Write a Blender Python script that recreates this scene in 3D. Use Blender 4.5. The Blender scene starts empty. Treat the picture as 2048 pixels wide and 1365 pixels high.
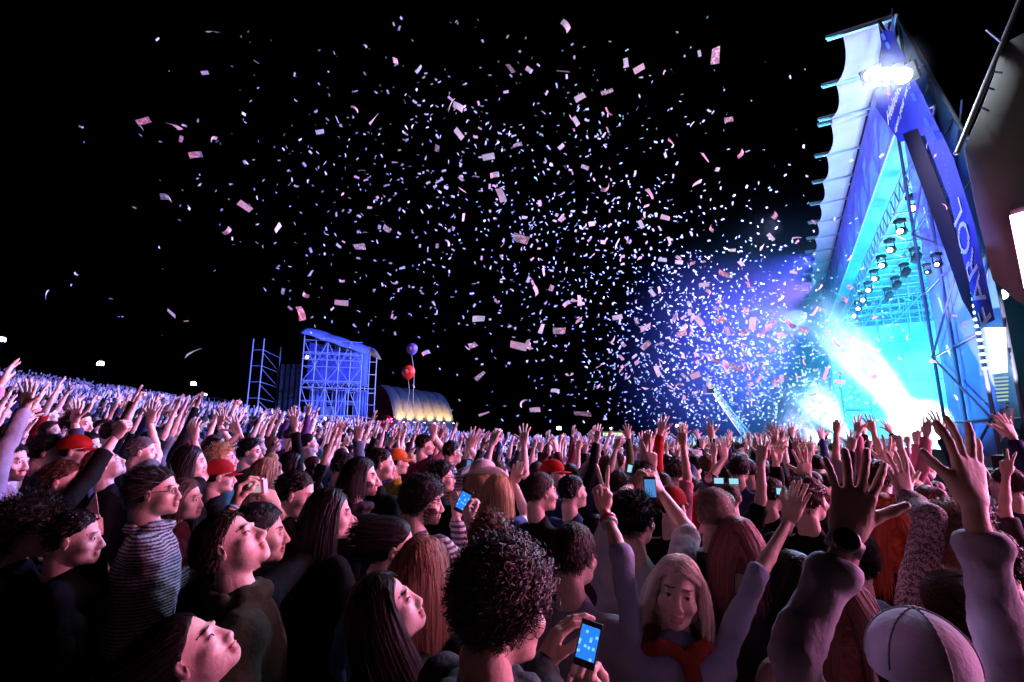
import bpy, math, random
import numpy as np
from mathutils import Matrix, Vector
rad = math.radians
sc = bpy.context.scene
C = sc.collection

# ------------------------------------------------------------------ camera, world, exposure
FPX = 1000.0                     # focal length in pixels of a 2048 px wide frame
PITCH = rad(11.0)
CAM = np.array([0.0, 0.0, 2.0])
cam = bpy.data.cameras.new('camera')
cam.sensor_width = 36.0
cam.lens = 36.0 * FPX / 2048.0
cam.clip_start = 0.05
cam.clip_end = 1500
camo = bpy.data.objects.new('camera', cam)
C.objects.link(camo)
camo.location = CAM
camo.rotation_euler = (rad(90) + PITCH, 0, 0)
sc.camera = camo

world = bpy.data.worlds.new('World')
sc.world = world
world.use_nodes = True
wn = world.node_tree.nodes
wl = world.node_tree.links
bg = wn['Background']
sky = wn.new('ShaderNodeTexSky')
sky.sky_type = 'NISHITA'
sky.sun_disc = False
sky.sun_elevation = rad(-8)
sky.sun_rotation = rad(60)
wl.new(sky.outputs[0], bg.inputs[0])
bg.inputs[1].default_value = 0.02

sc.view_settings.view_transform = 'Standard'
sc.view_settings.look = 'None'
sc.view_settings.exposure = 0.0
sc.view_settings.gamma = 1.0
sc.view_settings.use_curve_mapping = False
sc.render.engine = 'CYCLES'
sc.cycles.use_denoising = True
sc.cycles.max_bounces = 5
sc.cycles.diffuse_bounces = 2
sc.cycles.glossy_bounces = 2
sc.cycles.transmission_bounces = 3
sc.cycles.transparent_max_bounces = 12
sc.cycles.volume_bounces = 0
sc.cycles.volume_step_rate = 2.0
sc.cycles.volume_max_steps = 128
sc.cycles.sample_clamp_indirect = 4.0
sc.cycles.use_light_tree = True
sc.render.use_persistent_data = False

def P(px, py, d):
    """pixel of the photograph (2048 x 1365) at d metres along the view axis -> world point"""
    x = (px - 1024.0) / FPX
    y = -(py - 682.5) / FPX
    c, s = math.cos(PITCH), math.sin(PITCH)
    return CAM + d * np.array([x, c - y * s, s + y * c])

def proj(p):
    c, s = math.cos(PITCH), math.sin(PITCH)
    v = np.asarray(p, float) - CAM
    f = v[1] * c + v[2] * s
    u = -v[1] * s + v[2] * c
    if f <= 0.01:
        return (-9999, -9999)
    return (1024 + FPX * v[0] / f, 682.5 - FPX * u / f)


# ------------------------------------------------------------------ stage frame of reference, the stage lamps' light and added fill
NS = np.array([11.75, 13.6])                   # near front corner of the big stage
US = np.array([.475, .88])                     # along the stage front, away from the camera
OS = np.array([-.88, .475])                    # out of the stage front, towards the crowd
def ST(s, t, z): return np.array([*(NS + US * s + OS * t), z])
def light(kind, loc, power, col, target=None, size=.3, angle=60, blend=.6):
    l = bpy.data.lights.new('stage_and_fill_light', kind)
    l.energy = power; l.color = col
    if kind == 'SPOT': l.spot_size = rad(angle); l.spot_blend = blend; l.shadow_soft_size = size
    if kind == 'POINT': l.shadow_soft_size = size
    if kind == 'AREA': l.size = size
    o = bpy.data.objects.new('stage_and_fill_light', l); C.objects.link(o); o.location = tuple(loc)
    if target is not None:
        o.rotation_euler = (Vector(tuple(target)) - Vector(tuple(loc))).to_track_quat('-Z', 'Y').to_euler()
    return o
BLUE = (.10, .13, 1.0); VIOLET = (.38, .16, 1.0); PINK = (1.0, .30, .42); CYAN = (.02, .62, 1.0)
# front-of-stage floods that wash the far crowd blue and violet
light('SPOT', ST(8, 1.5, 12.0), 95000, BLUE, (-22, 34, 1.5), .4, 75)
light('SPOT', ST(14, 1.5, 12.0), 95000, BLUE, (-4, 48, 1.5), .4, 80)
light('SPOT', ST(20, 1.5, 12.0), 24000, VIOLET, (-12, 30, 1.5), .4, 70)
light('SPOT', ST(5, 1.5, 11.5), 52000, (.24, .19, 1.0), (-10, 13, 1.5), .25, 70)
light('SPOT', ST(3, 1.5, 12), 7500, (.62, .52, 1.0), (0, 2.5, 1.5), .2, 50)
light('SPOT', ST(12, 3.2, 13.5), 16000, (.6, .66, 1.0), (-2, 16, 8), .3, 75)  # spot added to light the confetti bluish white
light('SPOT', ST(30, 1.5, 12.0), 42000, BLUE, (8, 42, 6), .4, 100)
# white floodlights high on the near corner
light('SPOT', ST(.5, .9, 12.9), 1800, (.80, .82, 1.0), (-3, 12, 1.5), .3, 95)
# cyan wash inside the stage
light('POINT', ST(11, -2, 8), 2600, CYAN, size=.8)
light('POINT', ST(18, -3, 7), 5500, CYAN, size=.8)
light('POINT', ST(28, -4, 6), 9000, CYAN, size=.8)
light('POINT', ST(-1.2, -.5, 4.5), 120, CYAN, size=.5)
light('SPOT', ST(-2, 7, 4), 6500, (.75, .70, 1.0), ST(3, .6, 15), .4, 40)  # white-violet fill added out front to brighten the canopy edge
# added spots out over the crowd, washing roof edge and wing blue
light('SPOT', ST(10, 9, 1.5), 24000, (.30, .25, 1.0), ST(8, 0, 13), .5, 110)
light('SPOT', ST(-3, 6, 3.5), 6500, (.16, .22, 1.0), ST(-1.5, 0, 9), .5, 80)
light('SPOT', ST(-2, 4, 3.5), 2600, (.06, .45, 1.0), ST(-1.9, 0, 4.2), .3, 70)
light('SPOT', ST(-6, 5, 6), 3800, (.12, .2, 1.0), ST(-2.5, 0, 7.5), .3, 50)

def ground_z(x, y):
    t = np.maximum(0.0, -np.asarray(x, float) - 0.3)
    g = 0.100 * t + 0.0008 * t * t
    far = np.hypot(x, y)
    return np.minimum(g, 6.2) * np.clip(1.25 - np.maximum(far - 80, 0) / 60.0, 0.2, 1.0)

# ------------------------------------------------------------------ materials
MATS = {}
def principled(name, color=(.5, .5, .5), rough=.6, metal=0.0, emis=None, es=0.0, bump=0.0, bscale=40, obj_color=False,
               noise_mix=0.0, nscale=8, transmission=0, alpha=1.0, detail=3):
    if name in MATS:
        return MATS[name]
    m = bpy.data.materials.new(name)
    m.use_nodes = True
    nt = m.node_tree
    b = nt.nodes['Principled BSDF']
    b.inputs['Roughness'].default_value = rough
    b.inputs['Metallic'].default_value = metal
    b.inputs['Alpha'].default_value = alpha
    b.inputs['Base Color'].default_value = (*color, 1)
    b.inputs['Transmission Weight'].default_value = transmission
    src = None
    if obj_color:
        oi = nt.nodes.new('ShaderNodeObjectInfo')
        mu = nt.nodes.new('ShaderNodeMix')
        mu.data_type = 'RGBA'; mu.blend_type = 'MULTIPLY'; mu.inputs[0].default_value = 1
        nt.links.new(oi.outputs['Color'], mu.inputs[6])
        mu.inputs[7].default_value = (*color, 1)
        src = mu.outputs[2]
    tc = nt.nodes.new('ShaderNodeTexCoord')
    if noise_mix > 0:
        n = nt.nodes.new('ShaderNodeTexNoise')
        n.inputs['Scale'].default_value = nscale
        n.inputs['Detail'].default_value = detail
        nt.links.new(tc.outputs['Object'], n.inputs['Vector'])
        mr = nt.nodes.new('ShaderNodeMapRange')
        mr.inputs[1].default_value = .3; mr.inputs[2].default_value = .7
        mr.inputs[3].default_value = 1 - noise_mix; mr.inputs[4].default_value = 1 + noise_mix * .4
        nt.links.new(n.outputs[0], mr.inputs[0])
        mm = nt.nodes.new('ShaderNodeMix')
        mm.data_type = 'RGBA'; mm.blend_type = 'MULTIPLY'; mm.inputs[0].default_value = 1
        if src: nt.links.new(src, mm.inputs[6])
        else: mm.inputs[6].default_value = (*color, 1)
        nt.links.new(mr.outputs[0], mm.inputs[7])
        src = mm.outputs[2]
    if src: nt.links.new(src, b.inputs['Base Color'])
    if bump > 0:
        n2 = nt.nodes.new('ShaderNodeTexNoise')
        n2.inputs['Scale'].default_value = bscale
        n2.inputs['Detail'].default_value = 4
        nt.links.new(tc.outputs['Object'], n2.inputs['Vector'])
        bp = nt.nodes.new('ShaderNodeBump')
        bp.inputs['Strength'].default_value = bump
        bp.inputs['Distance'].default_value = 0.01
        nt.links.new(n2.outputs[0], bp.inputs['Height'])
        nt.links.new(bp.outputs[0], b.inputs['Normal'])
    if emis is not None:
        b.inputs['Emission Color'].default_value = (*emis, 1)
        b.inputs['Emission Strength'].default_value = es
    MATS[name] = m
    return m

skin = principled('skin', (1, 1, 1), .5, obj_color=True, bump=.15, bscale=120, noise_mix=.15, nscale=14)
lips = principled('lips', (.85, .5, .5), .45, obj_color=True)
brow = principled('brow', (.06, .035, .028), .7)
eyem = principled('eye', (.02, .015, .012), .12)
beardm = principled('stubble', (.16, .12, .11), .8, obj_color=True, noise_mix=.5, nscale=160)
whitem = principled('eye white', (.55, .5, .5), .25)
hairm = principled('hair', (1, 1, 1), .42, obj_color=True, bump=.6, bscale=90, noise_mix=.5, nscale=40)
cloth = principled('cloth', (1, 1, 1), .85, obj_color=True, bump=.35, bscale=55, noise_mix=.25, nscale=9)
for m_ in (cloth, hairm): m_.node_tree.nodes['Principled BSDF'].inputs['Specular IOR Level'].default_value = .08
skin.node_tree.nodes['Principled BSDF'].inputs['Specular IOR Level'].default_value = .4
black_plastic = principled('black plastic', (.02, .02, .022), .35)
def strand_mat():
    m = principled('hair strands', (1, 1, 1), .5, obj_color=True)
    m.node_tree.nodes['Principled BSDF'].inputs['Specular IOR Level'].default_value = .25
    nt = m.node_tree
    b = nt.nodes['Principled BSDF']
    g = nt.nodes.new('ShaderNodeNewGeometry')
    mr = nt.nodes.new('ShaderNodeMapRange')
    mr.inputs[3].default_value = .6; mr.inputs[4].default_value = 1.3
    nt.links.new(g.outputs['Random Per Island'], mr.inputs[0])
    mm = nt.nodes.new('ShaderNodeMix')
    mm.data_type = 'RGBA'; mm.blend_type = 'MULTIPLY'; mm.inputs[0].default_value = 1
    old = b.inputs['Base Color'].links[0].from_socket
    nt.links.new(old, mm.inputs[6]); nt.links.new(mr.outputs[0], mm.inputs[7])
    nt.links.new(mm.outputs[2], b.inputs['Base Color'])
    return m
hairs = strand_mat()
def pattern_cloth(name, c1, c2, scale, axis='Z', distort=1.0, wave='BANDS', sharp=.1):
    m = principled(name, c1, .9, bump=.5, bscale=70)
    nt = m.node_tree
    b = nt.nodes['Principled BSDF']
    tc = nt.nodes.new('ShaderNodeTexCoord')
    w = nt.nodes.new('ShaderNodeTexWave')
    w.bands_direction = axis
    w.inputs['Scale'].default_value = scale
    w.inputs['Distortion'].default_value = distort
    w.inputs['Detail'].default_value = 3
    w.inputs['Detail Scale'].default_value = 6
    nt.links.new(tc.outputs['Object'], w.inputs[0])
    r = nt.nodes.new('ShaderNodeValToRGB')
    r.color_ramp.elements[0].position = .5 - sharp; r.color_ramp.elements[0].color = (*c1, 1)
    r.color_ramp.elements[1].position = .5 + sharp; r.color_ramp.elements[1].color = (*c2, 1)
    nt.links.new(w.outputs[1], r.inputs[0])
    nt.links.new(r.outputs[0], b.inputs['Base Color'])
    return m
knit = pattern_cloth('striped knit', (.02, .02, .03), (.42, .42, .46), 22, 'Z', 3.0, sharp=.3)
stripe = pattern_cloth('thin striped jersey', (.1, .09, .12), (.6, .55, .58), 11, 'Z', .3, sharp=.08)
lace = pattern_cloth('crochet lace', (.1, .09, .1), (.6, .57, .6), 22, 'DIAGONAL', 9, sharp=.15)

def emit(name, col, st):
    if name in MATS: return MATS[name]
    m = bpy.data.materials.new(name); m.use_nodes = True
    nt = m.node_tree; nt.nodes.clear()
    e = nt.nodes.new('ShaderNodeEmission'); o = nt.nodes.new('ShaderNodeOutputMaterial')
    e.inputs[0].default_value = (*col, 1); e.inputs[1].default_value = st
    nt.links.new(e.outputs[0], o.inputs[0])
    MATS[name] = m
    return m

# ------------------------------------------------------------------ mesh helpers
def mesh_np(name, V, F, mats=(), mi=None, smooth=True, T=None):
    """V (n,3); F (m,4) quads and/or T (k,3) triangles"""
    me = bpy.data.meshes.new(name)
    V = np.asarray(V, np.float32)
    me.vertices.add(len(V))
    me.vertices.foreach_set('co', V.ravel())
    F = np.zeros((0, 4), np.int32) if F is None else np.asarray(F, np.int32).reshape(-1, 4)
    T = np.zeros((0, 3), np.int32) if T is None else np.asarray(T, np.int32).reshape(-1, 3)
    loops = np.concatenate([F.ravel(), T.ravel()])
    me.loops.add(len(loops))
    me.loops.foreach_set('vertex_index', loops.astype(np.int32))
    n = len(F) + len(T)
    me.polygons.add(n)
    st = np.concatenate([np.arange(len(F)) * 4, len(F) * 4 + np.arange(len(T)) * 3]).astype(np.int32)
    me.polygons.foreach_set('loop_start', st)
    me.polygons.foreach_set('use_smooth', np.full(n, smooth))
    for m in mats: me.materials.append(m)
    if mi is not None: me.polygons.foreach_set('material_index', np.asarray(mi, np.int32))
    me.update(calc_edges=True)
    me.validate()
    return me

def link(name, me, parent=None, color=None, mw=None):
    o = bpy.data.objects.new(name, me)
    C.objects.link(o)
    if parent is not None: o.parent = parent
    if color is not None: o.color = (*color, 1)
    if mw is not None: o.matrix_local = mw
    return o

def tag(o, label=None, cat=None, group=None, kind=None):
    if label: o['label'] = label
    if cat: o['category'] = cat
    if group: o['group'] = group
    if kind: o['kind'] = kind
    return o

def empty(name, loc, rz=0):
    o = bpy.data.objects.new(name, None)
    C.objects.link(o)
    o.location = tuple(loc); o.rotation_euler = (0, 0, rz)
    o.empty_display_size = .2
    return o

class MB:
    def __init__(s): s.v = []; s.f = []
    def add(s, vs, fs):
        o = len(s.v); s.v += [tuple(map(float, v)) for v in vs]; s.f += [tuple(i + o for i in f) for f in fs]; return s
    def box(s, c, d, R=None):
        c = np.array(c, float); d = np.array(d, float) / 2
        vs = np.array([[x, y, z] for x in (-1, 1) for y in (-1, 1) for z in (-1, 1)]) * d
        if R is not None: vs = vs @ np.array(R).T
        return s.add(vs + c, [(0, 1, 3, 2), (4, 6, 7, 5), (0, 4, 5, 1), (2, 3, 7, 6), (0, 2, 6, 4), (1, 5, 7, 3)])
    def tube(s, a, b, r, n=6, r2=None):
        a = np.array(a, float); b = np.array(b, float); r2 = r if r2 is None else r2
        w = b - a; w = w / (np.linalg.norm(w) + 1e-9)
        u = np.cross(w, [0, 0, 1.0] if abs(w[2]) < .9 else [1.0, 0, 0]); u /= np.linalg.norm(u); v = np.cross(w, u)
        vs = []
        for k in range(n):
            t = 2 * math.pi * k / n; vs.append(a + r * (math.cos(t) * u + math.sin(t) * v))
        for k in range(n):
            t = 2 * math.pi * k / n; vs.append(b + r2 * (math.cos(t) * u + math.sin(t) * v))
        fs = [(k, (k + 1) % n, n + (k + 1) % n, n + k) for k in range(n)] + [tuple(range(n))[::-1], tuple(range(n, 2 * n))]
        return s.add(vs, fs)
    def path(s, pts, r, n=6):
        for a, b in zip(pts[:-1], pts[1:]): s.tube(a, b, r, n)
        return s
    def lathe(s, prof, n=16, M=None):
        vs = []; fs = []
        for r, z in prof:
            for k in range(n):
                t = 2 * math.pi * k / n; vs.append((r * math.cos(t), r * math.sin(t), z))
        for i in range(len(prof) - 1):
            for k in range(n):
                fs.append((i * n + k, i * n + (k + 1) % n, (i + 1) * n + (k + 1) % n, (i + 1) * n + k))
        fs.append(tuple(range(n))[::-1]); fs.append(tuple(range((len(prof) - 1) * n, len(prof) * n)))
        if M is not None: vs = [tuple(Matrix(M) @ Vector(v)) for v in vs]
        return s.add(vs, fs)
    def quad(s, a, b, c, d): return s.add([a, b, c, d], [(0, 1, 2, 3)])
    def prism(s, poly, off):
        poly = [np.array(p, float) for p in poly]; off = np.array(off, float); n = len(poly)
        return s.add(poly + [p + off for p in poly], [tuple(range(n)), tuple(range(n, 2 * n))[::-1]] + [(k, (k + 1) % n + 0, (k + 1) % n + n, k + n) for k in range(n)])
    def mesh(s, name, mat, smooth=False):
        me = bpy.data.meshes.new(name); me.from_pydata(s.v, [], s.f)
        for m in (mat if isinstance(mat, (list, tuple)) else [mat]): me.materials.append(m)
        if smooth:
            for p in me.polygons: p.use_smooth = True
        me.update(); return me
    def build(s, name, mat, parent=None, smooth=False, color=None):
        o = link(name, s.mesh(name, mat, smooth), parent, color)
        return o

_unit = {}
def rod(parent, name, a, b, r, mat, n=6):
    """one tube as a part: a shared unit cylinder laid from a to b (coordinates in the parent's frame)"""
    key = (mat.name, n)
    if key not in _unit:
        _unit[key] = MB().tube((0, 0, 0), (0, 0, 1), 1, n).mesh('tube', mat, True)
    a = Vector(tuple(map(float, a))); b = Vector(tuple(map(float, b)))
    d = b - a
    q = d.to_track_quat('Z', 'Y')
    M = Matrix.Translation(a) @ q.to_matrix().to_4x4() @ Matrix.Diagonal((r, r, d.length, 1))
    o = link(name, _unit[key], parent, mw=M)
    return o

# ------------------------------------------------------------------ signed distance modelling
class SDF:
    def __init__(s, lo, hi, h):
        s.h = h
        s.lo = np.array(lo, float) - 2.5 * h
        n = np.ceil((np.array(hi) - np.array(lo)) / h).astype(int) + 6
        s.n = n
        s.ax = [s.lo[i] + np.arange(n[i]) * h for i in range(3)]
        s.D = np.full(tuple(n), 0.5, np.float32)
    def blk(s, lo, hi):
        sl = []
        for i in range(3):
            a = int(np.clip(np.floor((lo[i] - s.lo[i]) / s.h), 0, s.n[i])); b = int(np.clip(np.ceil((hi[i] - s.lo[i]) / s.h) + 1, 0, s.n[i]))
            sl.append(slice(a, b))
        g = np.meshgrid(s.ax[0][sl[0]], s.ax[1][sl[1]], s.ax[2][sl[2]], indexing='ij')
        return tuple(sl), np.stack(g, -1)
    def smin(s, sl, d, k):
        if k <= 0: s.D[sl] = np.minimum(s.D[sl], d); return
        a = s.D[sl]; hh = np.maximum(k - np.abs(a - d), 0) / k
        s.D[sl] = np.minimum(a, d) - hh * hh * k * .25
    def smax(s, sl, d, k):
        a = s.D[sl]; hh = np.maximum(k - np.abs(a - d), 0) / max(k, 1e-6)
        s.D[sl] = np.maximum(a, d) + hh * hh * k * .25
    def cap(s, a, b, ra, rb, k=.02, neg=False, flat=None):
        a = np.array(a, float); b = np.array(b, float); m = max(ra, rb) + k + 3 * s.h
        sl, p = s.blk(np.minimum(a, b) - m, np.maximum(a, b) + m)
        if p.size == 0: return s
        ba = b - a; pa = p - a
        t = np.clip((pa @ ba) / max(ba @ ba, 1e-9), 0, 1)
        q = pa - t[..., None] * ba
        if flat is not None:
            nn, fac = flat; nn = np.array(nn, float); nn /= np.linalg.norm(nn)
            q = q + (q @ nn)[..., None] * nn * (fac - 1)
        d = np.sqrt((q * q).sum(-1)) - (ra + (rb - ra) * t)
        (s.smax(sl, -d, k) if neg else s.smin(sl, d, k)); return s
    def ell(s, c, r, k=.02, R=None, neg=False):
        c = np.array(c, float); r = np.array(r, float); m = max(r) + k + 3 * s.h
        sl, p = s.blk(c - m, c + m)
        if p.size == 0: return s
        q = p - c
        if R is not None: q = q @ np.array(R)
        k0 = np.sqrt(((q / r) ** 2).sum(-1)); k1 = np.sqrt(((q / r ** 2) ** 2).sum(-1))
        d = k0 * (k0 - 1) / np.maximum(k1, 1e-6)
        (s.smax(sl, -d, k) if neg else s.smin(sl, d, k)); return s
    def cut(s, c, n, k=.01):
        """remove the half space on the side n points to"""
        n = np.array(n, float); n /= np.linalg.norm(n)
        sl = (slice(None),) * 3
        g = np.stack(np.meshgrid(*s.ax, indexing='ij'), -1)
        s.smax(sl, (g - np.array(c)) @ n, k); return s
    def noise(s, amp, freq, seed=0, aniso=(1, 1, 1)):
        r = np.random.RandomState(seed)
        g = np.stack(np.meshgrid(*s.ax, indexing='ij'), -1) * np.array(aniso)
        t = 0
        for i in range(3):
            f = freq * (1.0, 1.9, 3.3)[i]; w = r.normal(size=(3, 3)); w /= np.linalg.norm(w, axis=1)[:, None]
            ph = r.rand(3) * 6.28
            v = 1
            for j in range(3): v = v * np.sin(g @ w[j] * f + ph[j] + (0 if i == 0 else 1.5 * t))
            t = t + v * (1.4, .9, .5)[i]
        s.D += (t * amp).astype(np.float32); return s
    def mesh(s):
        D = s.D; S = D < 0; n0, n1, n2 = D.shape
        cs = [(i, j, k) for i in (0, 1) for j in (0, 1) for k in (0, 1)]
        cnt = np.zeros((n0 - 1, n1 - 1, n2 - 1), np.int8)
        for i, j, k in cs: cnt += S[i:n0 - 1 + i, j:n1 - 1 + j, k:n2 - 1 + k]
        act = (cnt > 0) & (cnt < 8)
        idx = np.argwhere(act)
        vid = np.full(act.shape, -1, np.int64); vid[act] = np.arange(len(idx))
        vals = np.stack([D[idx[:, 0] + i, idx[:, 1] + j, idx[:, 2] + k] for i, j, k in cs], 1)
        acc = np.zeros((len(idx), 3)); num = np.zeros(len(idx))
        for a in range(8):
            for b in range(a + 1, 8):
                ca = np.array(cs[a]); cb = np.array(cs[b])
                if np.abs(ca - cb).sum() != 1: continue
                va = vals[:, a]; vb = vals[:, b]; cr = (va < 0) != (vb < 0)
                t = np.where(cr, va / np.where(va == vb, 1, va - vb), 0)
                acc += np.where(cr[:, None], ca + t[:, None] * (cb - ca), 0); num += cr
        V = s.lo + (idx + acc / np.maximum(num, 1)[:, None]) * s.h
        F = []
        for ax in range(3):
            u, w = [(1, 2), (2, 0), (0, 1)][ax]
            sh = [0, 0, 0]
            A = [slice(1, None)] * 3; B = [slice(1, None)] * 3
            A[ax] = slice(0, -1); B[ax] = slice(1, None)
            for q in (u, w): A[q] = slice(1, -1); B[q] = slice(1, -1)
            s1 = S[tuple(A)]; s2 = S[tuple(B)]
            e = np.argwhere(s1 != s2)
            if len(e) == 0: continue
            fl = s1[e[:, 0], e[:, 1], e[:, 2]]
            base = e.copy(); base[:, u] += 1; base[:, w] += 1
            def cell(du, dw):
                c = base.copy(); c[:, u] -= du; c[:, w] -= dw; return vid[c[:, 0], c[:, 1], c[:, 2]]
            q = np.stack([cell(1, 1), cell(0, 1), cell(0, 0), cell(1, 0)], 1)
            q = np.where(fl[:, None], q, q[:, ::-1])
            F.append(q)
        F = np.concatenate(F) if F else np.zeros((0, 4), int)
        return V, F

def rotm(ax, a):
    return np.array(Matrix.Rotation(a, 3, ax))

# ------------------------------------------------------------------ heads, hands, hair
def head_vf(h, female=False, beard=False, seed=0, smile=False):   # origin between the eyes, face to +Y
    r = random.Random(seed)
    j = lambda a: r.uniform(-a, a)
    w = .95 if female else 1.0
    s = SDF((-.1, -.125, -.15), (.1, .135, .135), h)
    s.ell((0, -.015, .035), (.074 * w, .094, .086), .02)
    s.ell((0, .028, -.025), (.06 * w, .062, .08), .02)
    jw = (.046 if female else .052)
    s.ell((0, .028, -.073 if female else -.078), (jw + j(.002), .052, .034 if female else .036), .025)
    s.ell((0, .073 if female else .077, -.092 if female else -.100), (.018 if female else .023, .017, .016), .025)
    s.cap((-.032, .079, .02), (.032, .079, .02), .010, .010, .012)
    for q in (-1, 1):
        s.ell((q * .043 * w, .052, -.03), (.024, .026, .022), .02)
        s.ell((q * .031, .100, .001), (.017, .018, .012), .012, neg=True)
        s.ell((q * .031, .073, -.001), (.0145, .0145, .0125), .004)
        s.ell((q * .076 * w, -.008, -.008), (.008, .019, .031), .006, R=rotm('Z', q * -.35))
        s.ell((q * .088 * w, .0, -.005), (.009, .009, .017), .004, neg=True)
        s.ell((q * .0115, .098, -.040), (.009, .010, .008), .006)
    nl = (.103 if female else .108) + j(.003)
    s.cap((0, .086, .010), (0, nl, -.034), .007, .0098 if female else .0115, .012)
    s.cap((0, .088, -.05), (0, .088, -.08), .012, .012, .015)
    lw = .027 if smile else .023
    s.ell((0, .0935, -.0625), (lw, .010, .0055), .004)
    s.ell((0, .0915, -.0735), (lw * .85, .010, .0068), .004)
    if smile:
        for q in (-1, 1):
            s.cap((0, .091, -.064), (q * .027, .081, -.053), .0055, .0035, .004); s.cap((0, .089, -.076), (q * .027, .080, -.056), .006, .0035, .004)
            s.ell((q * .038, .070, -.036), (.017, .014, .015), .012)
    s.cap((0, -.036, -.05), (0, -.050, -.15), .044 if female else .050, .044 if female else .052, .025)
    V, F = s.mesh()
    c = V[F].mean(1); x, y, z = np.abs(c[:, 0]), c[:, 1], c[:, 2]
    mi = np.zeros(len(F), int)
    mi[(y > .084) & (x < lw + .002) & (z > -.081) & (z < -.057)] = 1
    arch = .0278 - .30 * np.maximum(0, x - .038) + .0 * x
    mi[(y > .055) & (x > .012) & (x < .05) & (z > arch - .0030) & (z < arch + .0012)] = 2
    ez = z - .0005; hgt = .0052 * np.sqrt(np.clip(1 - ((x - .031) / .0135) ** 2, 0, 1))
    mi[(y > .06) & (np.abs(ez) < hgt)] = 4
    mi[(y > .06) & (np.abs(ez) < hgt) & (np.abs(x - .031) < .0055)] = 3
    mi[(y > .06) & (x > .018) & (x < .045) & (ez > hgt) & (ez < hgt + .0022)] = 2
    if smile:
        zc = z + .0675 - 6.0 * x * x
        mi[(y > .06) & (x < .021) & (np.abs(zc) < .0036)] = 4
    if beard:
        jit = .006 * np.sin(c[:, 0] * 190) * np.sin(y * 170 + 1) + .004 * np.sin(z * 300 + x * 240)
        edge = -.066 + 1.1 * np.maximum(0, x - .026) + jit
        mi[(y > .005 + jit * 2) & (z < edge) & (z > -.122) & (mi != 1) & (mi != 4)] = 5
        mi[(z > -.057) & (z < -.049 + jit * .3) & (x < .026) & (y > .07) & (mi == 0)] = 5
    return V, F, mi

def hand_vf(h, kind='open', seed=0):
    """left hand: wrist at origin, fingers +Z, palm +Y, thumb +X"""
    r = random.Random(seed)
    s = SDF((-.1, -.035, -.05), (.115, .11, .21), h)
    s.cap((0, 0, -.04), (0, 0, .012), .025, .024, .01, flat=((0, 1, 0), 1.25))
    xs = [.029, .010, -.010, -.028]; kn = [.088, .093, .089, .080]
    for x, z in zip(xs, kn):
        s.cap((x * .55, 0, .015), (x, 0, z), .015, .0115, .014, flat=((0, 1, 0), 1.1))
    s.ell((.022, .009, .035), (.018, .014, .028), .012)
    s.ell((-.02, .007, .035), (.014, .012, .03), .012)
    L = [(.040, .025, .021), (.045, .028, .022), (.041, .026, .022), (.032, .021, .019)]
    spread = {'open': (.30, .08, -.14, -.38), 'relax': (.12, .02, -.06, -.16), 'grip': (.1, .03, -.03, -.1), 'fist': (.04, 0, 0, -.04), 'vee': (.22, -.12, -.02, -.06)}[kind]
    curl = {'open': (.08, .10, .08), 'relax': (.35, .5, .35), 'grip': (.75, .75, .5), 'fist': (1.45, 1.55, .9), 'vee': (.05, .08, .05)}[kind]
    for i in range(4):
        cc = curl
        if kind == 'vee' and i > 1: cc = (1.4, 1.5, .9)
        cc = [c + r.uniform(-.08, .12) for c in cc]
        p = np.array([xs[i], 0, kn[i]]); a = 0; sp = spread[i] + r.uniform(-.04, .04)
        rr = [.0092, .0085, .0078, .0066] if i < 3 else [.008, .0073, .0067, .0058]
        for k in range(3):
            a += cc[k]
            d = np.array([math.sin(sp) * math.cos(a), math.sin(a), math.cos(sp) * math.cos(a)])
            q = p + d * L[i][k]
            s.cap(p, q, rr[k], rr[k + 1], .0035); p = q
    tp = {'open': [(.046, .012, .058), (.075, .016, .080), (.095, .016, .098)],
          'relax': [(.040, .018, .060), (.055, .030, .085), (.060, .036, .108)],
          'grip': [(.036, .026, .058), (.040, .048, .082), (.034, .058, .104)],
          'fist': [(.034, .022, .055), (.026, .040, .075), (.008, .044, .085)],
          'vee': [(.030, .024, .055), (.016, .038, .075), (-.002, .040, .085)]}[kind]
    p = np.array((.016, .008, .022))
    for q, ra, rb in zip(tp, (.0145, .0115, .0100), (.0115, .0098, .0078)):
        q = np.array(q); s.cap(p, q, ra, rb, .006); p = q
    return s.mesh()

_heads = {}; _hands = {}
def get_head(h, female, beard, v, smile=False):
    k = (h, female, beard, v, smile)
    if k not in _heads: _heads[k] = head_vf(h, female, beard, v, smile)
    return _heads[k]
def get_hand(h, kind, v):
    k = (h, kind, v)
    if k not in _hands: _hands[k] = hand_vf(h, kind, v)
    return _hands[k]

HC = np.array([0, -.015, .035]); HR = np.array([.078, .098, .090])
def scalp_ok(p, low=0.0):
    return p[:, 2] > -.062 - low + np.clip(p[:, 1] + .06, 0, 1) * 1.03

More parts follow.
